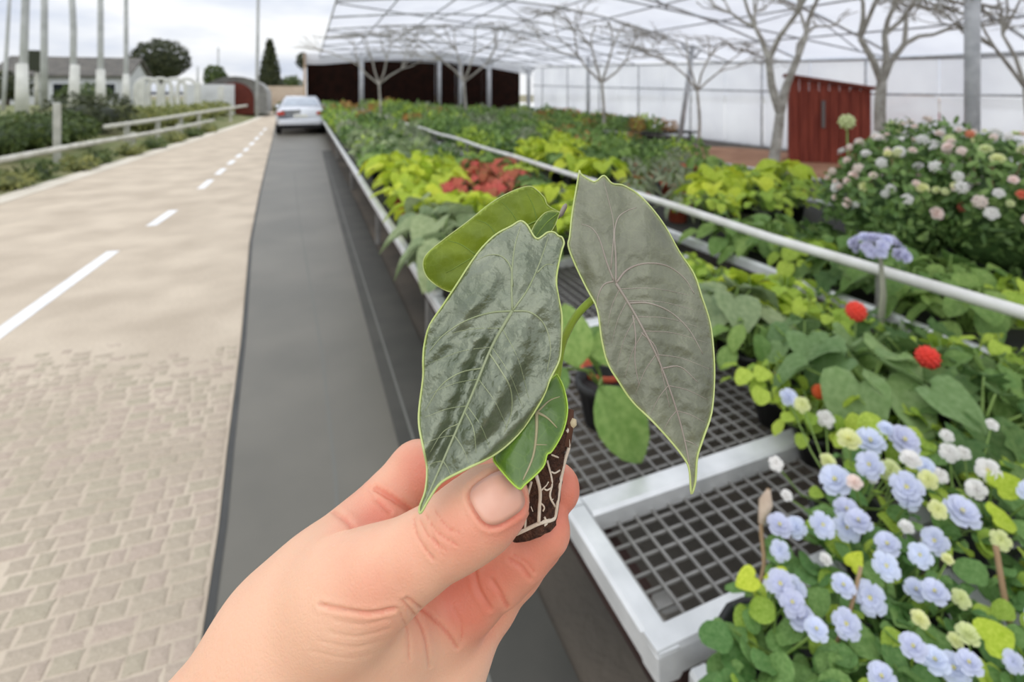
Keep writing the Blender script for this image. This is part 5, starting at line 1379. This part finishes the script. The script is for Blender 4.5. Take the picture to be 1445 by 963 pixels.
def laterals(mid, outline, n, t0, t1, w):
    m5 = sp2(mid, 6); out = []
    for k in range(n):
        t = t0 + (t1 - t0) * k / (n - 1); i = int(t * (len(m5) - 2)); p = np.array(m5[i]); d = np.array(m5[i + 1]) - p; d = d / np.linalg.norm(d)
        for s_ in (-1, 1):
            nrm = np.array([-d[1], d[0]]) * s_; e = d * .45 + nrm * .9; L_ = 0
            while L_ < 160 and inside(*(p + e * (L_ + 4)), outline): L_ += 4
            if L_ > 22: L_ *= .86; out.append(([tuple(p), tuple(p + e * L_ * .5 + d * L_ * .06), tuple(p + e * L_ + d * L_ * .28)], w))
    return [v_ for v_ in out if inside(*v_[0][2], outline)]
def seed_leaf(name, outline, depth, veins, material, vmat, label, step=3.4, rimw=4.0, vr=.36, margin=M_margin, mr=.30, wob=.5, seed=0):
    r = random.Random(seed)
    ol = sp2(outline + outline[:1], 4)[:-1]
    # even spacing on the rim
    pts = [Vector(q) for q in ol]; ne = len(pts); ed = [(i, (i + 1) % ne) for i in range(ne)]
    xs = [q[0] for q in ol]; ys = [q[1] for q in ol]
    closed = ol + ol[:1]; y = min(ys); k = 0
    inner = []
    while y < max(ys):
        inner += [(x, y) for x in np.arange(min(xs) + (step / 2 if k % 2 else 0), max(xs), step)]
        y += step * .87; k += 1
    ia = np.array(inner); ins_ = np.zeros(len(ia), bool)
    for (ax_, ay), (bx_, by) in zip(closed[:-1], closed[1:]):
        c_ = (ay > ia[:, 1]) != (by > ia[:, 1])
        ins_ ^= c_ & (ia[:, 0] < (bx_ - ax_) * (ia[:, 1] - ay) / (by - ay if by != ay else 1e-9) + ax_)
    ia = ia[ins_]; dd = seg_dist(ia[:, 0], ia[:, 1], closed); ia = ia[dd > step * .55]
    pts += [Vector((float(a), float(b_))) for a, b_ in ia]
    vo, _, fo, _, _, _ = delaunay_2d_cdt(pts, ed, [], 1, 1e-4)
    V2 = np.array([(q.x, q.y) for q in vo])
    vs_ = [sp2(pl, 5) for pl, w in veins]
    dv = np.full(len(V2), 1e9)
    for pl in vs_: dv = np.minimum(dv, seg_dist(V2[:, 0], V2[:, 1], pl))
    de = seg_dist(V2[:, 0], V2[:, 1], closed)
    def surf(x, y, dvv, dee):
        q = depth(x, y)
        q = q - .9 * (1 - np.exp(-(dvv / 14.0) ** 2)) * np.clip(dee / 18, 0, 1)                       # blistered between the veins
        q = q + wob * .35 * np.sin(x * .11 + 1.3 * np.sin(y * .06)) * np.clip(dvv / 20, 0, 1) + wob * .5 * np.sin((x + y) * .05 + seed) * np.exp(-dee / 22)
        return q
    dep = surf(V2[:, 0], V2[:, 1], dv, de)
    Wv = to_world(cmm(V2[:, 0], V2[:, 1], dep)) - SO
    fc = []
    for t in fo:
        a, b_, c = (V2[i] for i in t[:3])
        cr = (b_[0] - a[0]) * (c[1] - a[1]) - (b_[1] - a[1]) * (c[0] - a[0])
        fc.append(tuple(t) if cr < 0 else tuple(reversed(t)))
    me = mesh(name, Wv, fc, material, True)
    at = me.attributes.new('rim', 'FLOAT', 'POINT'); at.data.foreach_set('value', (np.clip(1 - de / rimw, 0, 1) ** 1.5 * .9).astype(np.float32))
    o = obj(name, me, sroot); o['label'] = label
    so_ = o.modifiers.new('thickness', 'SOLIDIFY'); so_.thickness = .00035; so_.offset = -1
    def lift(pl, off):
        P2 = np.array(pl); d1 = np.zeros(len(P2)); d2 = seg_dist(P2[:, 0], P2[:, 1], closed); q = surf(P2[:, 0], P2[:, 1], d1, d2) - off
        return to_world(cmm(P2[:, 0], P2[:, 1], q)) - SO
    b = MB()
    for (pl, w), p5 in zip(veins, vs_):
        b.tube(lift(p5, .02), list(np.linspace(vr * w, vr * w * .35, len(p5)) / 1000), 6)
    b.build('veins', vmat, o, True)
    b = MB(); P3 = lift(closed, 0); b.tube(P3, mr / 1000, 6, False); b.build('margin', margin, o, True)
    return o

def line_d(x, y, a, b_):
    dx, dy = b_[0] - a[0], b_[1] - a[1]; n_ = math.hypot(dx, dy)
    return ((x - a[0]) * dy - (y - a[1]) * dx) / n_, ((x - a[0]) * dx + (y - a[1]) * dy) / n_
OA = [(722, 319), (734.5, 312), (744, 318), (753, 333), (759, 337), (766, 333), (773, 328), (782, 328), (788, 333), (793, 335), (796, 343), (793, 353), (789, 370), (785, 396), (788, 419), (793, 446), (792, 483), (789, 509), (776, 536), (769, 555), (759.5, 573), (739.5, 603),
      (719.5, 625), (693, 645), (653, 664.5), (623, 681), (606.5, 703), (594, 724), (592, 716), (600, 693), (602.5, 663), (598, 636), (591.6, 603), (591.6, 576.5), (597, 533), (597, 509), (599, 486), (606.5, 459), (626.5, 429), (646, 399.5), (663, 373), (680, 350), (700, 331)]
def dA(x, y):
    q, s_ = line_d(x, y, (723, 439), (595, 722))
    return 146 - 9.0 * np.clip(s_ / 310, 0, 1.1) + 7 * np.clip(-s_ / 130, 0, 1.3) ** 1.6 + 3.2 * (q / 90) ** 2 - 3.0 * np.exp(-((q - 30) / 20) ** 2) * np.clip(s_ / 80, 0, 1) + 2.4 * np.exp(-((q + 14) / 12) ** 2) * np.clip(s_ / 60, 0, 1) \
        + 1.25 * np.sin(q * .13 + s_ * .017 + 1.6 * np.sin(s_ * .028 + q * .03)) * (.4 + .6 * np.sin(s_ * .021 + q * .05 + 1) ** 2) * np.clip((np.abs(q) - 4) / 20, 0, 1) * np.clip((s_ + 60) / 100, 0, 1)
VA = [([(723, 439), (694, 490), (665, 560), (630, 640), (606, 695), (596, 718)], 1.5), ([(723, 439), (722, 395), (726, 350), (735, 318)], 1.1), ([(723, 439), (745, 408), (762, 370), (774, 334)], 1.0),
      ([(723, 405), (721, 378), (708, 362), (690, 360), (672, 368)], .9), ([(723, 439), (690, 442), (655, 454), (625, 474), (606, 496)], .9), ([(723, 439), (748, 441), (768, 458), (777, 490), (772, 525)], .9), ([(758, 385), (770, 374), (782, 374)], .7),
      ([(690, 498), (706, 522), (720, 548), (722, 580), (712, 610)], .8), ([(680, 520), (650, 526), (622, 545), (600, 580)], .75), ([(655, 580), (668, 605), (672, 640)], .6), ([(648, 598), (625, 610), (606, 640)], .6)]
VA += laterals(VA[0][0], OA, 7, .12, .8, .4)
MA = leaf_material('grey_green_leaf_face', srgb(86, 96, 72), srgb(120, 126, 104), .30, .06, srgb(158, 168, 122), .6, .8, .9, .4)
seed_leaf('leaf', OA, dA, VA, MA, M_vein1, 'glossy grey-green front leaf with sunken shine and pale rim', seed=1, wob=.8)
OB = [(817.6, 240.6), (821, 247), (836, 256), (842.5, 255), (852.5, 248), (864, 259), (879, 261.5), (899, 273), (919, 293), (939, 320), (959, 356), (979, 386), (990.5, 419), (1002, 456), (1007, 496), (1008, 536), (1004, 583), (992, 620), (984, 646), (981.5, 679.5), (975.5, 697),
      (973, 666), (967, 649.6), (949, 626), (922, 596), (892, 566.5), (872.5, 538), (857.5, 512.5), (849, 479), (842.5, 436), (829, 409.5), (812.6, 376), (802, 348), (804, 333), (807.6, 300), (814, 262)]
def dB(x, y):
    q, s_ = line_d(x, y, (869, 400), (975, 698))
    return 151 - 2.0 * np.clip(s_ / 300, 0, 1.1) + 6 * np.clip(-s_ / 150, 0, 1.3) ** 1.6 + 3.5 * (q / 80) ** 2 + .8 * np.sin(q * .09 + s_ * .03) * np.clip(np.abs(q) / 30, 0, 1)
VB = [([(869, 400), (885, 425), (905, 460), (930, 510), (955, 580), (970, 640), (976, 685)], 1.3), ([(869, 400), (869, 365), (867, 330), (872, 308), (884, 298), (898, 293)], 1.0), ([(866, 396), (856, 370), (846, 338), (835, 322), (820, 316)], .9), ([(862, 380), (866, 320), (858, 280), (852, 256)], .6),
      ([(869, 400), (885, 381), (910, 372), (940, 375), (965, 392), (980, 415)], 1.0), ([(888, 428), (915, 428), (945, 440), (972, 465), (992, 500)], .9), ([(866, 397), (852, 402), (844, 418), (843, 434)], .8), ([(893, 445), (897, 475), (896, 510), (902, 545)], .8), ([(905, 470), (925, 490), (935, 530), (945, 575)], .6), ([(935, 520), (960, 518), (985, 540)], .7)]
VB += laterals(VB[0][0], OB, 8, .08, .82, .38)
MBm = leaf_material('dusky_leaf_face', srgb(98, 100, 82), srgb(124, 126, 104), .42, .06, srgb(160, 168, 120), .45, .35, .6, .2)
seed_leaf('leaf', OB, dB, VB, MBm, M_vein2, 'tall dusky grey leaf at the right tapering to a long tip', seed=4)
OC = [(790, 300), (773, 290), (768, 279), (757, 268), (746, 263), (723, 270), (693, 286.5), (660, 313), (626.5, 338), (603, 358), (597, 373), (602, 390), (616.5, 403), (640, 413), (680, 410), (720, 400), (755, 370), (772, 330), (779, 310)]
def dC(x, y): return 166 + 6 * ((x - 690) / 100) ** 2 * .5 + (y - 340) * .03
VC = [([(775, 305), (740, 320), (690, 350), (630, 385)], 1.0), ([(758, 312), (752, 290), (742, 270)], .6), ([(735, 322), (722, 300), (708, 285)], .6), ([(705, 340), (690, 318), (672, 310)], .6), ([(672, 360), (650, 345), (632, 340)], .6)]
MCm = leaf_material('fresh_green_leaf_back', srgb(104, 124, 10), srgb(132, 150, 22), .45, .25, srgb(176, 196, 84), .4, .1, .3)
seed_leaf('leaf', OC, dC, VC, MCm, M_vein4, 'fresh green leaf behind, seen from its back', rimw=2.5, seed=7, wob=.6, mr=.2)
OCf = [(790, 300), (781, 322), (762, 345), (745, 352), (752, 322), (766, 303), (778, 298)]
seed_leaf('leaf_fold', OCf, lambda x, y: 162 + (x - 770) * .05, [([(788, 301), (770, 316), (752, 340)], .7)], leaf_material('folded_leaf_face', srgb(78, 104, 30), srgb(92, 118, 46), .45, .2, srgb(150, 170, 80), .4, .1, .3), M_vein4, 'folded lobe of the back leaf', rimw=2, seed=9, wob=.3, mr=.15)
OD = [(786, 528), (794, 543), (800, 566.5), (800, 588), (793, 613), (779, 637), (772, 642), (766, 660), (742, 683), (731, 689.5), (706, 663), (696, 646), (708, 625), (726, 600), (745, 570), (765, 545)]
def dD(x, y): return 150.5 - 12.5 * np.clip((y - 560) / 130, -.2, 1) ** 1.0 + 1.6 * ((x - 752) / 40) ** 2
VD = [([(757, 582), (757, 610), (752, 645), (738, 678)], 1.5), ([(757, 582), (772, 590), (786, 604)], 1.2), ([(758, 582), (775, 566), (790, 560)], .8), ([(755, 628), (772, 628)], .5)]
MDm = leaf_material('glossy_dark_green_leaf', srgb(52, 84, 20), srgb(84, 118, 26), .32, .12, srgb(150, 182, 60), .55, .3, .3)
seed_leaf('leaf', OD, dD, VD, MDm, M_vein3, 'small glossy green young leaf over the thumbnail', rimw=5, seed=12, mr=.22, wob=.3, margin=mat('lime_margin', srgb(150, 182, 60), srgb(168, 198, 80), scale=60, rough=.5))
# petioles
M_pet = mat('petiole_green', srgb(138, 164, 50), srgb(160, 182, 70), scale=60, rough=.4, spec=.5, trans=.1)
for nm, pts, rad in (('petiole', [(772, 610, 167), (785, 540, 168), (792, 494, 166), (800, 470, 163), (815, 444, 160), (836, 423, 157), (857, 408, 154.5), (869, 401, 152)], 1.25), ('petiole', [(766, 610, 165), (762, 540, 160), (745, 470, 154), (730, 447, 149.5), (723, 439, 146.8)], 1.2),
                     ('petiole', [(770, 610, 170), (778, 500, 175), (782, 400, 176), (782, 330, 174), (777, 308, 170)], 1.2), ('petiole', [(772, 615, 160), (768, 598, 155), (757, 582, 150.8)], 1.0)):
    P3 = to_world(np.array([cmm(*q) for q in pts])) - SO
    b = MB(); b.tube(spline(P3, 5), rad / 1000, 9); b.build(nm, M_pet, sroot, True)
P3 = to_world(np.array([cmm(*q) for q in ((786, 308, 168), (792, 302, 168), (797, 292, 168), (799, 288, 168))])) - SO
b = MB(); b.tube(P3, [.0006, .0009, .0009, .0004], 7); b.build('leaf_tip', M_vein2, sroot, True)
# rooted plug
M_plug = mat('brown_peat', srgb(86, 52, 38), srgb(138, 92, 68), scale=420, rough=.95, bump=1.0, bscale=900, detail=6)
v = []; f = []; nr_, nc = 22, 28; rp_ = random.Random(4)
for i in range(nr_):
    t = i / (nr_ - 1); yb_ = 600 + t * 150
    cxp = 751 + 2 * t; hw = 53 + (32 - 53) * t; rx = np.linalg.norm(cmm(cxp + hw, yb_, 167) - cmm(cxp, yb_, 167)); rzz = 7.5 + (6.0 - 7.5) * t
    if i == 0 or i == nr_ - 1: pass
    for k in range(nc):
        a = 2 * math.pi * k / nc; w = 1 + rp_.uniform(-.05, .05); c = cmm(cxp, yb_ - 10 * math.cos(a) * t + rp_.uniform(-1, 1), 167)
        v.append(to_world((c + np.array([rx * w * math.cos(a), 0, rzz * w * math.sin(a)]))[None])[0] - SO)
for i in range(nr_ - 1):
    for k in range(nc):
        j = (k + 1) % nc; f.append((i * nc + k, i * nc + nc + k, i * nc + nc + j, i * nc + j))
f.append(tuple(range(nc))); f.append(tuple(range(nr_ * nc - 1, (nr_ - 1) * nc - 1, -1)))
plug = obj('plug', mesh('plug', v, f, M_plug, True), sroot); plug['label'] = 'tapered brown peat plug laced with white roots'
def plug_front(x, y):
    t = min(1, max(0, (y - 600) / 150)); hw = 53 + (32 - 53) * t; rzz = 7.5 - 1.5 * t; q = max(-.97, min(.97, (x - (751 + 2 * t)) / hw)); return 167 - rzz * math.sqrt(1 - q * q) - .25
M_root = mat('white_root', srgb(206, 186, 164), srgb(226, 212, 194), scale=200, rough=.7)
for pl, rad in (([(800, 606), (803, 628), (797, 650), (790, 684), (784, 726), (778, 734), (763, 738), (741, 748), (722, 757)], .55), ([(756.6, 670), (762, 694), (761, 717), (760, 738)], .55), ([(750, 680), (743, 708), (741, 746)], .38), ([(772, 650), (779, 680), (776, 700), (783, 715)], .32),
                ([(762, 694), (770, 686), (774, 680)], .25), ([(761, 708), (768, 716), (766, 722)], .25), ([(779, 688), (772, 692), (768, 690)], .25), ([(786, 700), (778, 706)], .25), ([(788, 646), (778, 642)], .25), ([(742, 716), (734, 722), (730, 738)], .3), ([(790, 664), (783, 668), (778, 666)], .25), ([(743, 700), (748, 712), (752, 722)], .22),
                ([(690, 656), (698, 662), (694, 668)], .4), ([(702, 645), (698, 658), (690, 664)], .3), ([(735, 730), (728, 745)], .3), ([(768, 730), (772, 738), (768, 742)], .3)):
    p5 = [q[:2] for q in spline([(x, y, 0) for x, y in pl], 4)] if len(pl) > 2 else pl
    P3 = to_world(np.array([cmm(x, y, plug_front(x, y)) for x, y in p5])) - SO
    b = MB(); b.tube(P3, rad / 1000, 6); b.build('root', M_root, plug, True)
P3 = to_world(np.array([cmm(805, 604, 166), cmm(808, 597, 165.5), cmm(810, 591, 165.5)])) - SO
b = MB(); b.tube(P3, [.0008, .0014, .0008], 8); b.build('bud', mat('cream_nub', srgb(214, 196, 160), rough=.6), sroot, True)
P3 = to_world(np.array([cmm(796, 628, 166), cmm(803, 600, 166), cmm(806, 578, 166)])) - SO
b = MB(); b.tube(P3, [.0022, .0016, .0009], 7); b.build('stem_stub', mat('brown_stub', srgb(92, 60, 44), rough=.8), sroot, True)
